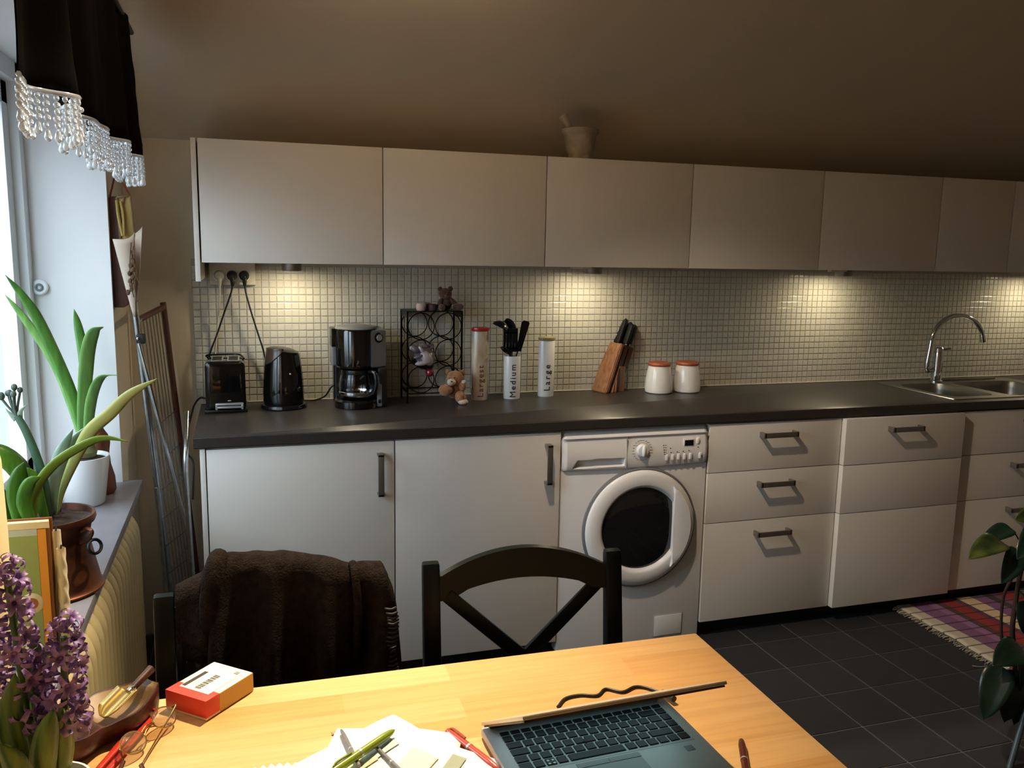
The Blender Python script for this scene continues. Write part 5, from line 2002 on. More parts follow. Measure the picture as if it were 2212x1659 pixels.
drape(0.052, 0.398, 0.475, 0.50, 0, 0.4, 110, 60).build('body', M['knit'], t, ang=180, solid=0.004)
drape(-0.010, 0.060, 0.765, 0.70, 0, 2.0, 26, 40, th=0.030, edge=1).build('sleeve', M['knit'], t, ang=180, solid=0.004)
mb = MB(t)      # folded collar roll at the left shoulder
mb.tube([(0.046, c2y - 0.040, 0.775), (0.050, c2y - 0.046, 0.84), (0.060, c2y - 0.034, 0.895), (0.068, c2y, 0.914), (0.072, c2y + 0.03, 0.88)], lambda s: 0.014 + 0.005 * sin(pi * s), 12, 8)
mb.build('collar_roll', M['knit'], t, ang=180)
mb = MB(t)      # shoulder seam ridge
mb.tube([(0.318, c2y - 0.052, 0.70), (0.322, c2y - 0.047, 0.80), (0.320, c2y - 0.030, 0.862), (0.318, c2y, 0.879)], 0.008, 8, 6)
mb.build('shoulder_seam', M['knit'], t, ang=180)
mb = MB(t)      # ribbed front band with its raised stitches
for i in range(34):
    z = 0.80 - i * 0.0078
    x = 0.385 + 0.004 * sin(i * 0.4) + 0.016 * (0.80 - z)
    y = c2y + 0.012 + (z - 0.85) * 0.13 - 0.062 - 0.004 * sin(i)
    mb.tube([(x - 0.011, y + 0.001, z), (x, y - 0.004, z - 0.001), (x + 0.011, y + 0.001, z)], 0.0026, 6, 3)
mb.build('ribbed_band', mat('knit_rib', '#1d1917', 0.55), t, ang=180)

# ------------------------------------------------------------------ things on the table
# card box with a bar-code label
q = [Vector((-0.0145, -1.975, 0)), Vector((0.050, -2.033, 0)), Vector((0.1235, -1.954, 0)), Vector((0.059, -1.896, 0))]
t = thing('card_box', 'small red and white card box with a bar-code label on the table', 'box', (q[0] + q[2]) / 2 + Vector((0, 0, TZ)))
e1 = (q[1] - q[0]).normalized()
e2 = (q[3] - q[0]).normalized()
w1, w2 = (q[1] - q[0]).length, (q[3] - q[0]).length
BH = 0.034
BM = Matrix(((e1.x, e2.x, 0, q[0].x), (e1.y, e2.y, 0, q[0].y), (0, 0, 1, TZ + 0.0003), (0, 0, 0, 1)))
mb = MB(t, BM)
mb.box(0, w1, 0, w2, 0, BH, 0.0015, mi=0)
bx = mb.build('carton', M['boxwhite'], t)
mb = MB(t, BM)
mb.box(-0.0004, w1 + 0.0004, -0.0004, 0.030, 0.004, BH + 0.0004, 0.0012)
mb.build('red_end', M['boxred'], t)
mb = MB(t, BM)
mb.box(w1, w1 + 0.0004, 0.030, w2, 0.001, BH - 0.001)
mb.build('ochre_side', M['boxside'], t)
mb = MB(t, BM)
mb.box(0.012, w1 - 0.012, 0.018, w2 - 0.026, BH + 0.0004, BH + 0.0008)
lb = mb.build('label', M['labelw'], t)
mb = MB(t, BM)
mb.box(0.013, 0.021, 0.022, w2 - 0.034, BH + 0.0008, BH + 0.0011)
mb.build('dark_bar', M['ink'], lb)
mb = MB(t, BM)
y = 0.024
i = 0
while y < w2 - 0.036:
    wd = (0.0009, 0.0018, 0.0012, 0.0024)[i % 4]
    mb.box(0.038, 0.050, y, y + wd, BH + 0.0008, BH + 0.0011)
    y += wd + (0.0011, 0.0008, 0.0017)[i % 3]
    i += 1
mb.build('barcode', M['ink'], lb)
mb = MB(t, BM)
for k in range(4):
    mb.box(0.026 + k * 0.0026, 0.0268 + k * 0.0026, 0.030, 0.048 - 0.003 * k, BH + 0.0008, BH + 0.001)
mb.box(w1 - 0.026, w1 - 0.018, w2 - 0.018, w2 - 0.010, BH + 0.0004, BH + 0.0008)
mb.build('small_print', M['wgrey'], lb)

# laptop, lid half shut
LW, LD = 0.322, 0.226
la = radians(2.0)
LO = Vector((0.463, -2.196, TZ + 0.0006))
t = thing('laptop', 'silver laptop with its lid tilted half shut, screen glowing over the keys', 'laptop', LO, la)
mb = MB()
mb.box(0, LW, -LD, 0, 0.002, 0.0165, 0.004, 2)
base = mb.build('base', M['lapsilver'], t)
for x in (0.03, LW - 0.03):
    for y in (-0.02, -LD + 0.02):
        mb = MB()
        mb.lathe([(0.006, 0.0), (0.006, 0.003)], (x, y, 0), 10)
        mb.build('rubber_foot', M['matblack'], base)
kx0, kx1, ky0, ky1 = 0.020, LW - 0.020, -0.131, -0.026
mb = MB()
mb.box(kx0 - 0.003, kx1 + 0.003, ky0 - 0.002, ky1 + 0.002, 0.0160, 0.0170, 0.0004)
kb = mb.build('keyboard', M['lapsilver'], t)
rows = [(0.0115, [1] * 16), (0.0185, [1] * 13 + [1.7, 1]), (0.0185, [1.5] + [1] * 12 + [1.25, 1]), (0.0185, [1.75] + [1] * 12 + [1.0, 1]), (0.0185, [1.25] + [1] * 11 + [2.3, 1]), (0.0185, [1.25, 1, 1, 1, 5.2, 1, 1, 1, 1, 1, 1])]
yk = ky1
for h, ks in rows:
    u = (kx1 - kx0) / sum(ks)
    x = kx0
    for w in ks:
        mb = MB()
        g_ = 0.0016
        c = ((x + w * u / 2), yk - h / 2)
        hw, hh = w * u / 2 - g_, h / 2 - g_
        mb.prism([(-hw, -hh), (hw, -hh), (hw, hh), (-hw, hh)], 0.0, 0.0022, 'z')
        bmesh.ops.scale(mb.bm, vec=(0.94, 0.92, 1), verts=[v for v in mb.bm.verts if v.co.z > 0.001])
        o = mb.build('key', M['key'], kb, flat=True)
        o.location = (c[0], c[1], 0.0168)
        x += w * u
    yk -= h
mb = MB()
for q_ in ((-0.0045, 0.0015), (0.003, 0.0015), (-0.0045, -0.006), (0.003, -0.006)):
    mb.box(q_[0], q_[0] + 0.0035, q_[1], q_[1] + 0.0035, 0, 0.0003)
o = mb.build('key_mark', M['silverpl'], kb, flat=True)
o.location = (kx0 + 0.0490, -0.1222, 0.0190)
mb = MB()
mb.lathe([(0.0045, 0.017), (0.0045, 0.0195), (0.003, 0.0205), (0.0, 0.0207)], (0.140, -0.088, 0), 14, cap=False)
mb.build('pointing_stick', M['matblack'], t)
mb = MB()
mb.box(0.103, 0.205, -0.205, -0.150, 0.0160, 0.0169, 0.0004)
mb.build('touchpad', mat('touchpad_grey', '#7f8284', 0.3, 0.5), t)
for a in (0.103, 0.1545):
    mb = MB()
    mb.box(a, a + 0.0505, -0.148, -0.137, 0.0160, 0.0175, 0.0005)
    mb.build('pad_button', mat('pad_button_grey', '#7f8284', 0.35, 0.5), t)
mb = MB()
mb.box(0.278, 0.292, -0.158, -0.145, 0.0160, 0.0170, 0.0008)
mb.build('fingerprint_reader', M['greypl'], t)
mb = MB()
mb.box(0.022, 0.042, -0.0215, -0.0185, 0.0163, 0.0169)
mb.build('status_strip', M['silverpl'], t)
mb = MB()
mb.tube([(0.012, -0.004, 0.017), (LW - 0.012, -0.004, 0.017)], 0.0062, 12)
mb.build('hinge', M['lapdark'], t)
th = radians(31.4)
Lm = Matrix.Translation((0, -0.004, 0.021)) @ Matrix.Rotation(-th, 4, 'X')   # folded towards the user
mb = MB(None, Lm)
mb.box(0, LW, -0.213, 0.0, 0.0, 0.0058, 0.0022, 2)
lid_ = mb.build('lid', mat('lid_silver', '#c3b9a4', 0.38, 0.4), t)
mb = MB(None, Lm)
mb.box(0.003, LW - 0.003, -0.209, -0.004, -0.0006, 0.001)
mb.box(0.003, LW - 0.003, -0.209, -0.2005, -0.0030, 0.001)
mb.box(0.003, LW - 0.003, -0.030, -0.004, -0.0030, 0.001)
mb.box(0.003, 0.009, -0.209, -0.004, -0.0030, 0.001)
mb.box(LW - 0.009, LW - 0.003, -0.209, -0.004, -0.0030, 0.001)
mb.build('bezel', M['lapdark'], lid_)
mb = MB(None, Lm)
mb.box(0.009, LW - 0.009, -0.200, -0.030, -0.0010, 0.0)
mb.build('screen', M['screen'], lid_)

# charger lead behind the laptop
t = thing('charger_lead', 'black wavy charger lead with a plug behind the laptop', 'cable', (0.7, -2.13, TZ))
mb = MB(t)
mb.tube([(0.610, -2.150, TZ + .003), (0.632, -2.128, TZ + .003), (0.660, -2.124, TZ + .003), (0.689, -2.133, TZ + .003), (0.712, -2.117, TZ + .003), (0.736, -2.134, TZ + .003), (0.765, -2.124, TZ + .003), (0.784, -2.134, TZ + .003), (0.80, -2.160, TZ + .004), (0.803, -2.172, TZ + .006)], 0.0026, 8, 8)
mb.build('cord', M['matblack'], t)
mb = MB(t)
mb.tube([(0.800, -2.160, TZ + .006), (0.804, -2.178, TZ + .008), (0.806, -2.190, TZ + 0.009)], 0.0055, 10, 3)
mb.build('plug', M['matblack'], t)


# pens
def pen(name, lab, a, b, r, m, capm=None, cat='pen', tipc=None):
    a, b = Vector(a), Vector(b)
    t = thing(name, lab, cat, a.lerp(b, 0.5) - Vector((0, 0, r)))
    m1 = MB(t)
    d = b - a
    m1.tube([a + d * (i / 30) for i in range(31)], lambda s: r * (0.18 + 0.55 * s / 0.05) if s < 0.05 else (r * (0.73 + 0.27 * min(1, (s - 0.05) / 0.13))) if s < 0.97 else r * 0.8, 14)
    m1.build('barrel', m, t)
    m1 = MB(t)
    m1.tube([a + d * 0.55, a + d * 0.555, a + d * 0.575, a + d * 0.58], r * 1.07, 14)
    m1.build('ring', tipc or M['silverpl'], t)
    if capm:
        m1 = MB(t)
        sd = d.cross(Vector((0, 0, 1))).normalized()
        m1.tube([a + d * 0.96 + sd * r * 0.2 + Vector((0, 0, r)), a + d * 0.9 + sd * r * 0.5 + Vector((0, 0, r * 1.3)), a + d * 0.68 + sd * r * 0.5 + Vector((0, 0, r * 1.2))], r * 0.28, 8, 3)
        m1.build('clip', capm, t)
    return t


pen('ballpoint_pen', 'shiny pinkish red pen lying between the papers and the laptop', (0.464, -2.300, TZ + 0.0075), (0.414, -2.178, TZ + 0.0075), 0.0065, M['penred'], M['penred'])
pen('ballpoint_pen', 'dark brown pen on the bare right end of the table', (0.853, -2.322, TZ + 0.0062), (0.806, -2.412, TZ + 0.0062), 0.0058, M['pendk'], M['pendk'])

# heap of papers
t = thing('paper_heap', 'overlapping white papers and a brochure in the middle of the table', 'papers', (0.33, -2.25, TZ))


def sheet(nm, x0, y0, wx, wy, rz, m, h, seed, z0=0.0004):
    m1 = MB(t)
    ca_, sa_ = cos(radians(rz)), sin(radians(rz))

    def f(u, v):
        lx, ly = (u - 0.5) * wx, (v - 0.5) * wy
        x, y = x0 + lx * ca_ - ly * sa_, y0 + lx * sa_ + ly * ca_
        d2_ = ((x - 0.345) / 0.085) ** 2 + ((y + 2.20) / 0.10) ** 2
        z = TZ + z0 + h * math.exp(-d2_) + 0.0018 * (1 + noise.noise((x * 14, y * 14, seed)))
        return (x, y, z)
    m1.grid(f, 22, 22)
    return m1.build(nm, m, t, ang=180, solid=0.0005)


sheet('sheet', 0.322, -2.285, 0.20, 0.297, 28, M['paper'], 0.012, 1)
sheet('sheet', 0.300, -2.262, 0.20, 0.22, -22, M['paper'], 0.013, 2, 0.0028)
sheet('sheet', 0.350, -2.295, 0.18, 0.22, 52, M['paper'], 0.014, 3, 0.0050)
sheet('print_block', 0.300, -2.215, 0.055, 0.030, 30, M['bluepr'], 0.0142, 3, 0.0068)
sheet('print_block', 0.255, -2.245, 0.080, 0.025, 28, M['greenpr'], 0.0142, 3, 0.0068)
sheet('print_block', 0.345, -2.265, 0.060, 0.045, 48, M['pinkpr'], 0.0142, 3, 0.0068)
sheet('print_block', 0.400, -2.275, 0.045, 0.022, 52, M['greypaper'], 0.0142, 3, 0.0068)
mb = MB(t)
mb.prism([(0.238, -2.125), (0.262, -2.118), (0.272, -2.135), (0.256, -2.150)], TZ + 0.0025, TZ + 0.0035, 'z')
mb.build('stamp', mat('brown_stamp', '#b08a78', 0.7), t)
t = thing('paper_napkin', 'white crimped-edge paper napkin at the lower edge of the table', 'napkin', (0.15, -2.23, TZ))
mb = MB(t)
mb.grid(lambda u, v: (0.085 + 0.11 * u, -2.31 + 0.10 * v + 0.012 * sin(3 * u), TZ + 0.002 + 0.003 * (1 + sin(u * 60)) * v + 0.004 * v), 50, 10)
mb.build('napkin', M['paper'], t, ang=180, solid=0.0006)
pen('mechanical_pencil', 'olive green mechanical pencil lying on the papers', (0.328, -2.190, TZ + 0.031), (0.226, -2.262, TZ + 0.024), 0.0062, M['pengreen'], M['pengreen'], 'pencil')
pen('ballpoint_pen', 'thin grey pen under the green pencil on the papers', (0.252, -2.140, TZ + 0.016), (0.266, -2.250, TZ + 0.020), 0.0033, M['greypl'])
pen('ballpoint_pen', 'short dark grey pen crossing under the green pencil', (0.290, -2.195, TZ + 0.021), (0.330, -2.300, TZ + 0.020), 0.0030, M['greypl'])

# carved wooden double dish
t = thing('wooden_dish', 'dark carved wooden dish with two hollows on the left of the table', 'dish', (-0.11, -2.04, TZ))
ctr = [(-0.178, -2.092), (-0.150, -2.066), (-0.118, -2.036), (-0.085, -2.010), (-0.055, -1.985), (-0.035, -1.966)]
wid = [0.046, 0.058, 0.047, 0.056, 0.036, 0.016]
ctr3 = catmull([(a, b, 0) for a, b in ctr], 6)
wid3 = [v.x for v in catmull([(w, 0, 0) for w in wid], 6)]
rows = []
mb = MB(t)
n = len(ctr3)
N2 = 13
rim_h = lambda s: 0.040 + 0.012 * (abs(s - 0.45) * 1.6) ** 2 - 0.005 * math.exp(-((s - 0.42) / 0.08) ** 2)
for i, (c, w) in enumerate(zip(ctr3, wid3)):
    s = i / (n - 1)
    tn = (ctr3[min(i + 1, n - 1)] - ctr3[max(i - 1, 0)]).normalized()
    nr = Vector((-tn.y, tn.x, 0))
    endf = min(1, min(i, n - 1 - i) / 3)
    H = rim_h(s)
    ins = [(-0.72, 0.0), (-0.95, 0.018), (-1.0, H - 0.004), (-0.97, H), (-0.88, H - 0.001)]
    dep = H - 0.002 - (0.026 * endf * (1 - math.exp(-((s - 0.40) / 0.06) ** 2) * 0.75) * (1 - math.exp(-((s - 0.92) / 0.10) ** 2)))
    ins += [(-0.55, (dep + (H - dep) * 0.25)), (0, dep), (0.55, (dep + (H - dep) * 0.25))]
    ins += [(-a, b) for a, b in reversed(ins[:5])]
    rows.append([mb._v(c + nr * (a * w) + Vector((0, 0, TZ + 0.0003 + b))) for a, b in ins])
for i in range(n - 1):
    for j in range(12):
        mb.face([rows[i][j], rows[i + 1][j], rows[i + 1][j + 1], rows[i][j + 1]], 1 if j in (4, 5, 6, 7) and i > n * 0.42 else 0)
    mb.face([rows[i][12], rows[i + 1][12], rows[i + 1][0], rows[i][0]])
mb.face(rows[0])
mb.face(rows[-1][::-1])
mb.build('bowl', [M['woodtray'], M['trayin']], t, ang=50)
t = thing('brass_scoop', 'small brass scoop with a dark wooden handle lying in the carved dish', 'scoop', (-0.08, -2.01, TZ + 0.04))
sc_a, sc_b = Vector((-0.098, -2.040, TZ + 0.034)), Vector((-0.066, -1.997, TZ + 0.050))
mb = MB(t)
mb.blade([sc_a, sc_a.lerp(sc_b, 0.3), sc_a.lerp(sc_b, 0.7), sc_b], lambda s: 0.020 * min(1, (s + 0.05) * 3) ** 0.5, (0.75, -0.65, 0), 5, -0.45)
mb.build('blade', M['brass'], t, ang=60, solid=0.0015)
dv = (sc_b - sc_a).normalized()
mb = MB(t)
mb.tube([sc_b - dv * 0.002, sc_b + dv * 0.003, sc_b + dv * 0.005, sc_b + dv * 0.009], lambda s: 0.0065 + 0.001 * sin(s * 12), 12)
mb.build('ferrule', M['knifesteel'], t)
mb = MB(t)
mb.tube([sc_b + dv * 0.008, sc_b + dv * 0.025, sc_b + dv * 0.045, sc_b + dv * 0.052], lambda s: 0.0058 + 0.0018 * s, 12, 3)
mb.build('handle', M['woodtray'], t)
for x, y, z, r, m, lab, nm in ((-0.158, -2.070, 0.030, (0.013, 0.009, 0.008), M['clay'], 'brown nut in the near hollow of the carved dish', 'nut'),
                              (-0.172, -2.058, 0.031, (0.010, 0.007, 0.007), M['bear2'], 'small tan nut beside the brown nut in the dish', 'nut'),
                              (-0.150, -2.096, 0.033, (0.020, 0.006, 0.006), M['ceramic'], 'pale shell along the near rim of the carved dish', 'shell')):
    t2 = thing(nm, lab, nm, (x, y, TZ + z), 0, 'small finds in the carved dish')
    mb = MB(t2)
    mb.ball((x, y, TZ + z), r, 14, 9, M=RZ(35), noise_=0.15)
    mb.build('shell', m, t2, ang=60)

# spectacles
t = thing('reading_glasses', 'gold-framed reading glasses lying open-sided on the table beside the box', 'glasses', (-0.03, -2.08, TZ))
gA, gB = Vector((-0.050, -2.100, TZ + 0.020)), Vector((-0.012, -2.038, TZ + 0.020))   # lens centres
gx = (gB - gA).normalized()
gn = Vector((-gx.y, gx.x, 0))          # roughly towards the back left
gu = (Vector((0, 0, 1)) * 0.62 + gn * 0.78).normalized()
for c in (gA, gB):
    ring = [c + gx * (0.0225 * cos(a) * (1 + 0.05 * cos(2 * a))) + gu * (0.0175 * sin(a)) for a in [2 * pi * k / 28 for k in range(28)]]
    mb = MB(t)
    mb.tube(ring, 0.0011, 6, closed=True)
    rm = mb.build('rim', M['gold'], t)
    mb = MB(t)
    fn_ = gx.cross(gu)
    cv = mb._v(c + fn_ * 0.003)
    vs_ = [mb._v(p) for p in ring]
    mid = [mb._v(c + (p - c) * 0.55 + fn_ * 0.0023) for p in ring]
    for k in range(28):
        k2 = (k + 1) % 28
        mb.face([vs_[k], vs_[k2], mid[k2], mid[k]])
        mb.face([mid[k], mid[k2], cv])
    mb.build('lens', M['lens'], rm, ang=180, solid=0.0014)
mb = MB(t)
m_ = (gA + gB) / 2
mb.tube([gA + gx * 0.0225 + gu * 0.004, m_ + gu * 0.009 - gn * 0.002, gB - gx * 0.0225 + gu * 0.004], 0.0014, 7, 5)
mb.tube([gA + gx * 0.0225 - gu * 0.002, m_ + gu * 0.003, gB - gx * 0.0225 - gu * 0.002], 0.0011, 7, 5)
mb.build('bridge', M['gold'], t)
hB = gB + gx * 0.0235 + gu * 0.006
hA = gA - gx * 0.0235 + gu * 0.006
for P_ in ([hB, hB + gx * 0.004 - gn * 0.006, hB - gx * 0.05 - gn * 0.016 - Vector((0, 0, 0.014)), Vector((-0.036, -2.140, TZ + 0.006)), Vector((-0.028, -2.163, TZ + 0.005))],
           [hA, hA - gx * 0.004 - gn * 0.004, Vector((-0.060, -2.133, TZ + 0.012)), Vector((-0.064, -2.145, TZ + 0.006))]):
    mb = MB(t)
    mb.tube(P_[:-1], 0.0014, 7, 5)
    arm = mb.build('temple', M['gold'], t)
    mb = MB(t)
    mb.tube([P_[-2], P_[-2].lerp(P_[-1], 0.5), P_[-1]], 0.0034, 8, 4)
    mb.build('temple_tip', M['pendk'], arm)
t = thing('folded_glasses', 'folded glasses with translucent red temples on the table by the carved dish', 'glasses', (-0.066, -2.07, TZ))
rA, rB = Vector((-0.048, -2.004, TZ + 0.008)), Vector((-0.094, -2.133, TZ + 0.006))
for k, o_ in enumerate((Vector((0, 0, 0)), Vector((0.013, -0.006, -0.001)))):
    mb = MB(t)
    P_ = [rA + o_, rA.lerp(rB, 0.3) + o_ + Vector((0.004, 0, 0.003)), rA.lerp(rB, 0.7) + o_ + Vector((0.002, 0, 0.001)), rB + o_]
    mb.tube(P_, lambda s: 0.0065 - 0.0015 * s, 10, 6, flat=0.55)
    mb.build('temple', M['redpl'], t)
mb = MB(t)
mb.tube([rA + Vector((0.0, 0.004, 0.004)), rA + Vector((0.012, 0.0, 0.010)), rA + Vector((0.022, -0.006, 0.008)), rA + Vector((0.012, -0.012, 0.0)), rA + Vector((0, -0.004, -0.002))], 0.0028, 8, 5)
mb.build('rim', M['redpl'], t)

# hyacinths
hp = Vector((-0.138, -2.215, TZ + 0.0003))
t = thing('potted_hyacinth', 'two purple hyacinth spikes with thick leaves in a low glass pot on the table', 'potted plant', hp)
mb = MB(t)
mb.lathe([(0.0, 0), (0.042, 0), (0.046, 0.004), (0.050, 0.045), (0.047, 0.045), (0.044, 0.03), (0.0, 0.03)], hp, 32, cap=False)
mb.build('pot', M['ceramic'], t)
mb = MB(t)
mb.lathe([(0.0455, 0.03), (0.03, 0.038), (0.0, 0.040)], hp, 24, cap=False)
mb.build('soil', M['soil'], t)


def floret_mesh():
    m1 = MB()
    m1.tube([(0, 0, 0), (0, 0, 0.010)], 0.0032, 7)
    for i in range(6):
        a = i * pi / 3
        d = Vector((cos(a), sin(a), 0))
        m1.blade([Vector((0, 0, 0.008)) + d * 0.002, Vector((0, 0, 0.014)) + d * 0.006, Vector((0, 0, 0.0160)) + d * 0.0125, Vector((0, 0, 0.0095)) + d * 0.0170, Vector((0, 0, 0.0060)) + d * 0.0150],
                 lambda s: 0.0027 * (0.7 + 0.5 * sin(pi * min(1, s + 0.15))), (-d.y, d.x, 0), 3, 0.3, 1)
    return m1


proto = None
for (bx0, by0, tx, ty_, z0, z1, nf, rr) in ((-0.150, -2.21, -0.174, -2.20, 0.872, 1.083, 30, 0.017), (-0.120, -2.215, -0.112, -2.205, 0.866, 1.000, 22, 0.016)):
    mb = MB(t)
    mb.tube([(bx0, by0, TZ + 0.03), ((bx0 * 2 + tx) / 3, (by0 * 2 + ty_) / 3, z0 - 0.02), (tx, ty_, z1 - 0.015)], lambda s: 0.0065 - 0.002 * s, 10, 8)
    st = mb.build('flower_stalk', M['hyleaf'], t)
    for i in range(nf):
        f = (i + 0.5) / nf
        z = z0 + (z1 - z0) * f
        s = (z - (TZ + 0.03)) / (z1 - 0.015 - (TZ + 0.03))
        ax_ = Vector((bx0 + (tx - bx0) * min(1, s), by0 + (ty_ - by0) * min(1, s), z))
        a = i * 2.39996 + random.uniform(-.3, .3)
        el = -0.25 + 1.2 * f ** 3 + random.uniform(-.2, .2)
        d = Vector((cos(a) * cos(el), sin(a) * cos(el), sin(el)))
        if proto is None:
            proto = floret_mesh().build('floret', M['petal'], st, ang=180)
            o = proto
        else:
            o = proto.copy()
            COL.objects.link(o)
            o.parent = st
        o.location = ax_ + d * (0.011 * (1 - 0.5 * f)) - hp
        o.rotation_euler = d.to_track_quat('Z', 'Y').to_euler()
        sc = (1.22 - 0.30 * f) * random.uniform(0.9, 1.1)
        o.scale = (sc, sc, sc)
for pts, w, sd in (([(-0.150, -2.225, 0.775), (-0.165, -2.235, 0.84), (-0.172, -2.235, 0.90), (-0.165, -2.232, 0.955)], 0.017, (1, 0.2, 0)),
                   ([(-0.140, -2.235, 0.775), (-0.138, -2.25, 0.83), (-0.130, -2.255, 0.875), (-0.120, -2.252, 0.91)], 0.016, (1, 0.1, 0)),
                   ([(-0.165, -2.225, 0.775), (-0.19, -2.235, 0.82), (-0.205, -2.24, 0.87), (-0.215, -2.24, 0.92)], 0.017, (1, 0.2, 0.3)),
                   ([(-0.125, -2.22, 0.775), (-0.115, -2.225, 0.82), (-0.112, -2.23, 0.86), (-0.116, -2.235, 0.905)], 0.013, (0.7, 0.6, 0)),
                   ([(-0.150, -2.24, 0.775), (-0.158, -2.262, 0.81), (-0.165, -2.27, 0.85), (-0.178, -2.272, 0.885)], 0.017, (1, 0, 0)),
                   ([(-0.145, -2.19, 0.775), (-0.150, -2.185, 0.86), (-0.148, -2.185, 0.94), (-0.152, -2.185, 0.985)], 0.015, (1, 0.2, 0))):
    leaf(t, 'leaf', pts, w, sd, M['hyleaf'], 0.45, 5)

# ------------------------------------------------------------------ rug
t = thing('rag_rug', 'fringed plaid rag rug in purple, red and cream before the sink', 'rug', (3.4, -0.85, 0))
rm_ = bpy.data.materials.new('plaid_weave')
rm_.use_nodes = True
nt = rm_.node_tree
b = nt.nodes['Principled BSDF']
b.inputs['Roughness'].default_value = 0.95
tc = nt.nodes.new('ShaderNodeTexCoord')
sp = nt.nodes.new('ShaderNodeSeparateXYZ')
nt.links.new(tc.outputs['Object'], sp.inputs[0])
mr = nt.nodes.new('ShaderNodeMapRange')
mr.inputs[1].default_value = -0.64
mr.inputs[2].default_value = 0.86
nt.links.new(sp.outputs[0], mr.inputs[0])
rp = nt.nodes.new('ShaderNodeValToRGB')
rp.color_ramp.interpolation = 'CONSTANT'
stops = [(0, '#c2b8a2'), (.052, '#7d587c'), (.105, '#94698e'), (.13, '#55403c'), (.155, '#97332f'), (.20, '#5f4258'), (.22, '#dcc79c'), (.27, '#86608a'), (.32, '#4c4238'), (.345, '#7d587c'),
         (.37, '#a83638'), (.42, '#5c5a52'), (.46, '#96938a'), (.50, '#64406a'), (.56, '#a02a2c'), (.6, '#c7ad80'), (.65, '#64406a'), (.7, '#96938a'), (.76, '#a02a2c'), (.82, '#64406a'), (.9, '#c7ad80')]
el = rp.color_ramp.elements
el[0].position, el[0].color = 0, (*lin(stops[0][1]), 1)
el[1].position, el[1].color = stops[1][0], (*lin(stops[1][1]), 1)
for p_, c_ in stops[2:]:
    e = el.new(p_)
    e.color = (*lin(c_), 1)
nt.links.new(mr.outputs[0], rp.inputs[0])
wv = nt.nodes.new('ShaderNodeMath')
wv.operation = 'PINGPONG'
wv.inputs[1].default_value = 0.031
nt.links.new(sp.outputs[1], wv.inputs[0])
lt = nt.nodes.new('ShaderNodeMath')
lt.operation = 'LESS_THAN'
lt.inputs[1].default_value = 0.0042
nt.links.new(wv.outputs[0], lt.inputs[0])
mx = nt.nodes.new('ShaderNodeMix')
mx.data_type = 'RGBA'
mx.inputs['B'].default_value = (*lin('#2a2028'), 1)
ml = nt.nodes.new('ShaderNodeMath')
ml.operation = 'MULTIPLY'
ml.inputs[1].default_value = 0.75
nt.links.new(lt.outputs[0], ml.inputs[0])
nt.links.new(ml.outputs[0], mx.inputs['Factor'])
nt.links.new(rp.outputs[0], mx.inputs['A'])
nt.links.new(mx.outputs['Result'], b.inputs['Base Color'])
mb = MB(t)


def rug(u, v):
    x, y = 2.768 + u * 1.45 + 0.022 * (v - 0.5) + 0.008 * noise.noise((v * 7, 0, 0)) * (1 - u), -1.22 + v * 0.64
    return (x, y, 0.006 + 0.003 * (1 + noise.noise((x * 7, y * 7, 0))))


mb.grid(rug, 60, 30)
mb.build('weave', rm_, t, ang=180, solid=0.006)
mb = MB(t)
for i in range(120):
    v = i / 119
    p = Vector(rug(0, v))
    p.z = 0.006
    l = random.uniform(0.015, 0.035)
    q2 = p + Vector((-l, random.uniform(-0.014, 0.010), 0))
    q2.z = 0.0025
    mb.tube([p, p.lerp(q2, 0.5) + Vector((0, random.uniform(-0.004, 0.004), 0.001)), q2], 0.0013, 4)
mb.tube([(2.748, -1.10, 0.003), (2.70, -1.105, 0.003), (2.67, -1.09, 0.003)], 0.0012, 4, 3)
mb.build('fringe', mat('rug_fringe', '#b5ac98', 0.95), t, kind='stuff')

# ------------------------------------------------------------------ leafy plant at the right
po_ = Vector((2.575, -1.46, 0.0))
t = thing('leafy_plant', 'tall dark glossy-leaved climbing plant at the right picture edge', 'potted plant', po_)
mb = MB(t)
mb.lathe([(0.0, 0.0), (0.075, 0.0), (0.10, 0.15), (0.105, 0.155), (0.105, 0.17), (0.095, 0.17), (0.09, 0.14), (0.0, 0.14)], po_, 32, cap=False)
mb.build('pot', M['clay'], t)
mb = MB(t)
mb.lathe([(0.09, 0.14), (0.05, 0.152), (0.0, 0.155)], po_, 24, cap=False)
mb.build('soil', M['soil'], t)
stm = [(2.56, -1.46, 0.15), (2.46, -1.48, 0.22), (2.365, -1.50, 0.34), (2.36, -1.50, 0.47), (2.368, -1.50, 0.565), (2.40, -1.50, 0.68), (2.43, -1.50, 0.85)]
mb = MB(t)
mb.tube(stm, lambda s: 0.009 - 0.004 * s, 10, 6)
mb.build('stem', M['bark'], t)
mb = MB(t)
mb.tube([(2.54, -1.47, 0.15), (2.38, -1.47, 0.27), (2.342, -1.47, 0.45), (2.36, -1.49, 0.56)], 0.0045, 8, 6)
mb.build('stem', M['bark'], t)


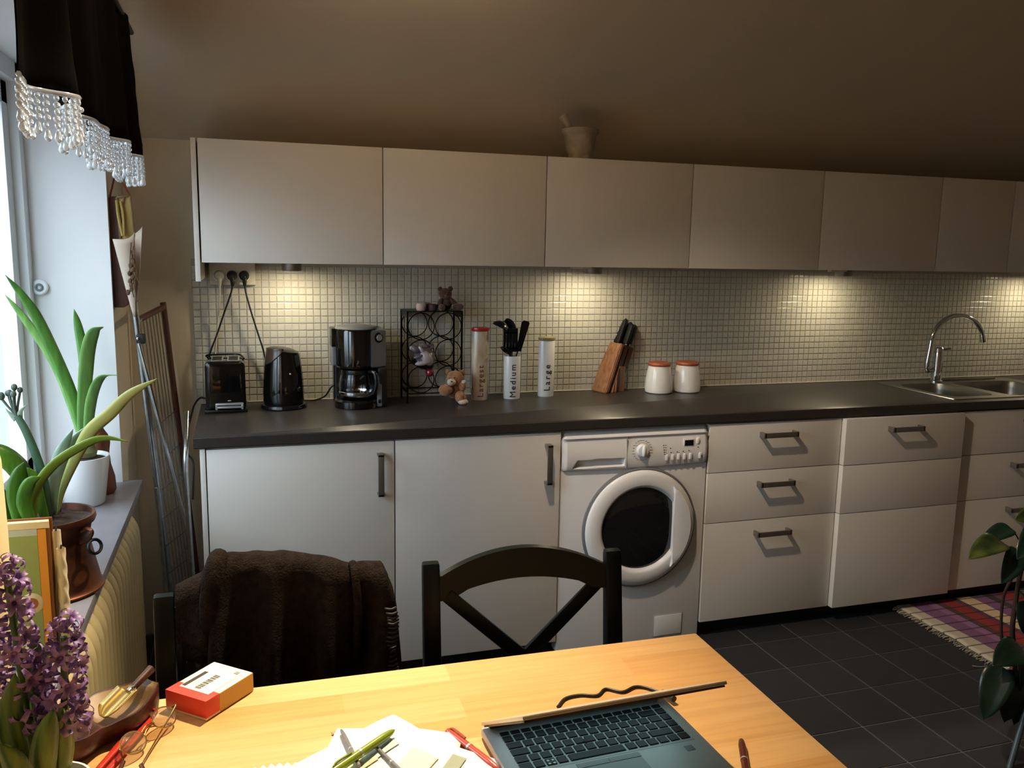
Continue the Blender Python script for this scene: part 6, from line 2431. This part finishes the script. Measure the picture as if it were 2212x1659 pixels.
def pleaf(base, tip, w, up, m, stalk=None, curl=0.25):
    base, tip = Vector(base), Vector(tip)
    d = tip - base
    up = Vector(up).normalized()
    side = d.cross(up).normalized()
    nn = side.cross(d).normalized()
    if nn.dot(up) < 0:
        nn = -nn
    m1 = MB(t)
    L_ = d.length
    pts = [base + d * s + nn * (curl * L_ * (s * (1 - s)) * 1.2) for s in (0, .15, .35, .6, .82, 1)]
    m1.blade(pts, lambda s: w * (sin(pi * min(1, s * 1.02) ** 0.62) ** 0.75 if 0 < s < 0.98 else 0.02), side, 5, -0.25, 3)
    o = m1.build('leaf', m, t, ang=180, solid=0.0012)
    if stalk:
        m2 = MB(t)
        m2.tube([stalk, Vector(stalk).lerp(base, 0.5) + Vector((0, 0, 0.01)), base], 0.0022, 6, 4)
        m2.build('leaf_stalk', M['bark'], o)
    return o


Y = -1.5
pleaf((2.275, Y, 0.660), (2.122, Y - 0.03, 0.630), 0.038, (0.15, -0.45, 1), M['ficus2'], (2.372, Y, 0.575))
pleaf((2.325, Y - 0.02, 0.635), (2.225, Y - 0.06, 0.555), 0.034, (-0.5, -0.9, 0.5), M['ficus'], (2.368, Y, 0.56))
pleaf((2.385, Y - 0.04, 0.70), (2.262, Y - 0.07, 0.632), 0.042, (-0.2, -0.7, 0.9), M['ficus'], (2.39, Y, 0.62))
pleaf((2.345, Y + 0.03, 0.685), (2.240, Y + 0.04, 0.640), 0.030, (0.1, -0.4, 1), M['ficus'], (2.378, Y, 0.60))
pleaf((2.395, Y - 0.03, 0.745), (2.283, Y - 0.03, 0.738), 0.036, (0.1, -0.8, 0.6), M['ficus2'], (2.40, Y, 0.66))
pleaf((2.42, Y - 0.02, 0.80), (2.34, Y - 0.03, 0.70), 0.035, (-0.3, -0.9, 0.3), M['ficus'], (2.42, Y, 0.74))
pleaf((2.368, Y - 0.03, 0.475), (2.352, Y - 0.05, 0.375), 0.033, (-0.6, -1, 0.1), M['ficus'], (2.36, Y, 0.49))
pleaf((2.385, Y - 0.05, 0.500), (2.41, Y - 0.06, 0.38), 0.036, (-0.3, -1, 0.1), M['ficus'], (2.36, Y, 0.50))
pleaf((2.360, Y - 0.04, 0.325), (2.215, Y - 0.07, 0.305), 0.048, (-0.1, -0.6, 1), M['ficus'], (2.375, Y, 0.30))
pleaf((2.275, Y - 0.05, 0.285), (2.205, Y - 0.07, 0.135), 0.044, (-0.8, -0.8, 0.5), M['ficus'], (2.37, Y, 0.30))
pleaf((2.310, Y - 0.06, 0.275), (2.275, Y - 0.08, 0.120), 0.046, (-0.4, -1, 0.3), M['ficus'], (2.375, Y, 0.30))
pleaf((2.345, Y - 0.05, 0.26), (2.315, Y - 0.08, 0.105), 0.044, (-0.2, -1, 0.2), M['ficus'], (2.385, Y, 0.27))
pleaf((2.365, Y - 0.06, 0.31), (2.31, Y - 0.09, 0.22), 0.044, (0.1, -1, 0.4), M['ficus'], (2.39, Y, 0.27))
pleaf((2.43, Y - 0.04, 0.62), (2.50, Y - 0.06, 0.55), 0.038, (0.3, -0.8, 0.5), M['ficus'], (2.385, Y, 0.62))
pleaf((2.44, Y - 0.03, 0.50), (2.51, Y - 0.05, 0.42), 0.036, (0.3, -0.8, 0.5), M['ficus2'], (2.362, Y, 0.5))
# metal stool leg at the right lower corner
t = thing('metal_stand', 'grey painted slanting metal leg at the lower right corner', 'stand', (2.42, -1.62, 0))
mb = MB(t)
mb.tube([(2.262, -1.626, 0.0), (2.335, -1.600, 0.18), (2.40, -1.58, 0.34)], 0.0085, 12, 3)
mb.build('leg', M['polegrey'], t)
mb = MB(t)
mb.tube([(2.66, -1.60, 0.0), (2.59, -1.58, 0.34)], 0.0085, 12, 3)
mb.build('leg', M['polegrey'], t)
mb = MB(t)
mb.tube([(2.40, -1.58, 0.34), (2.495, -1.58, 0.346), (2.59, -1.58, 0.34)], 0.0085, 12, 3)
mb.build('top_bar', M['polegrey'], t)

# ------------------------------------------------------------------ ceiling lamp with two spot heads (above the frame)
t = thing('ceiling_lamp', 'two-headed dark metal ceiling spot lamp above the chairs', 'lamp', (PEND.x, PEND.y, ZC))
mb = MB(t)
mb.lathe([(0.0, 0.0), (0.05, 0.0), (0.045, -0.02), (0.0, -0.025)], (PEND.x, PEND.y, ZC - 0.0003), 24, cap=False)
mb.build('ceiling_rose', M['shade'], t)
mb = MB(t)
mb.tube([(PEND.x, PEND.y, ZC - 0.02), (PEND.x, PEND.y, PEND.z + 0.16)], 0.006, 10, 2)
mb.tube([PEND + Vector((-0.11, 0, 0.16)), PEND + Vector((0.11, 0, 0.16))], 0.006, 10, 2)
mb.build('stem', M['shade'], t)
for h, a in ((HEAD_A, AIM_A), (HEAD_B, AIM_B)):
    R_ = (a - h).to_track_quat('Z', 'Y').to_matrix()
    mb = MB(t)
    mb.lathe([(0.02, -0.085), (0.028, -0.08), (0.045, -0.04), (0.052, 0.0), (0.054, 0.0), (0.047, -0.042), (0.03, -0.084)], h, 28, M=R_, cap=False)
    hd2 = mb.build('lamp_head', M['shade'], t)
    mb = MB(t)
    mb.tube([h + R_ @ Vector((0, 0, -0.08)), Vector((h.x, h.y, PEND.z + 0.16))], 0.005, 8, 2)
    mb.build('arm', M['shade'], hd2)
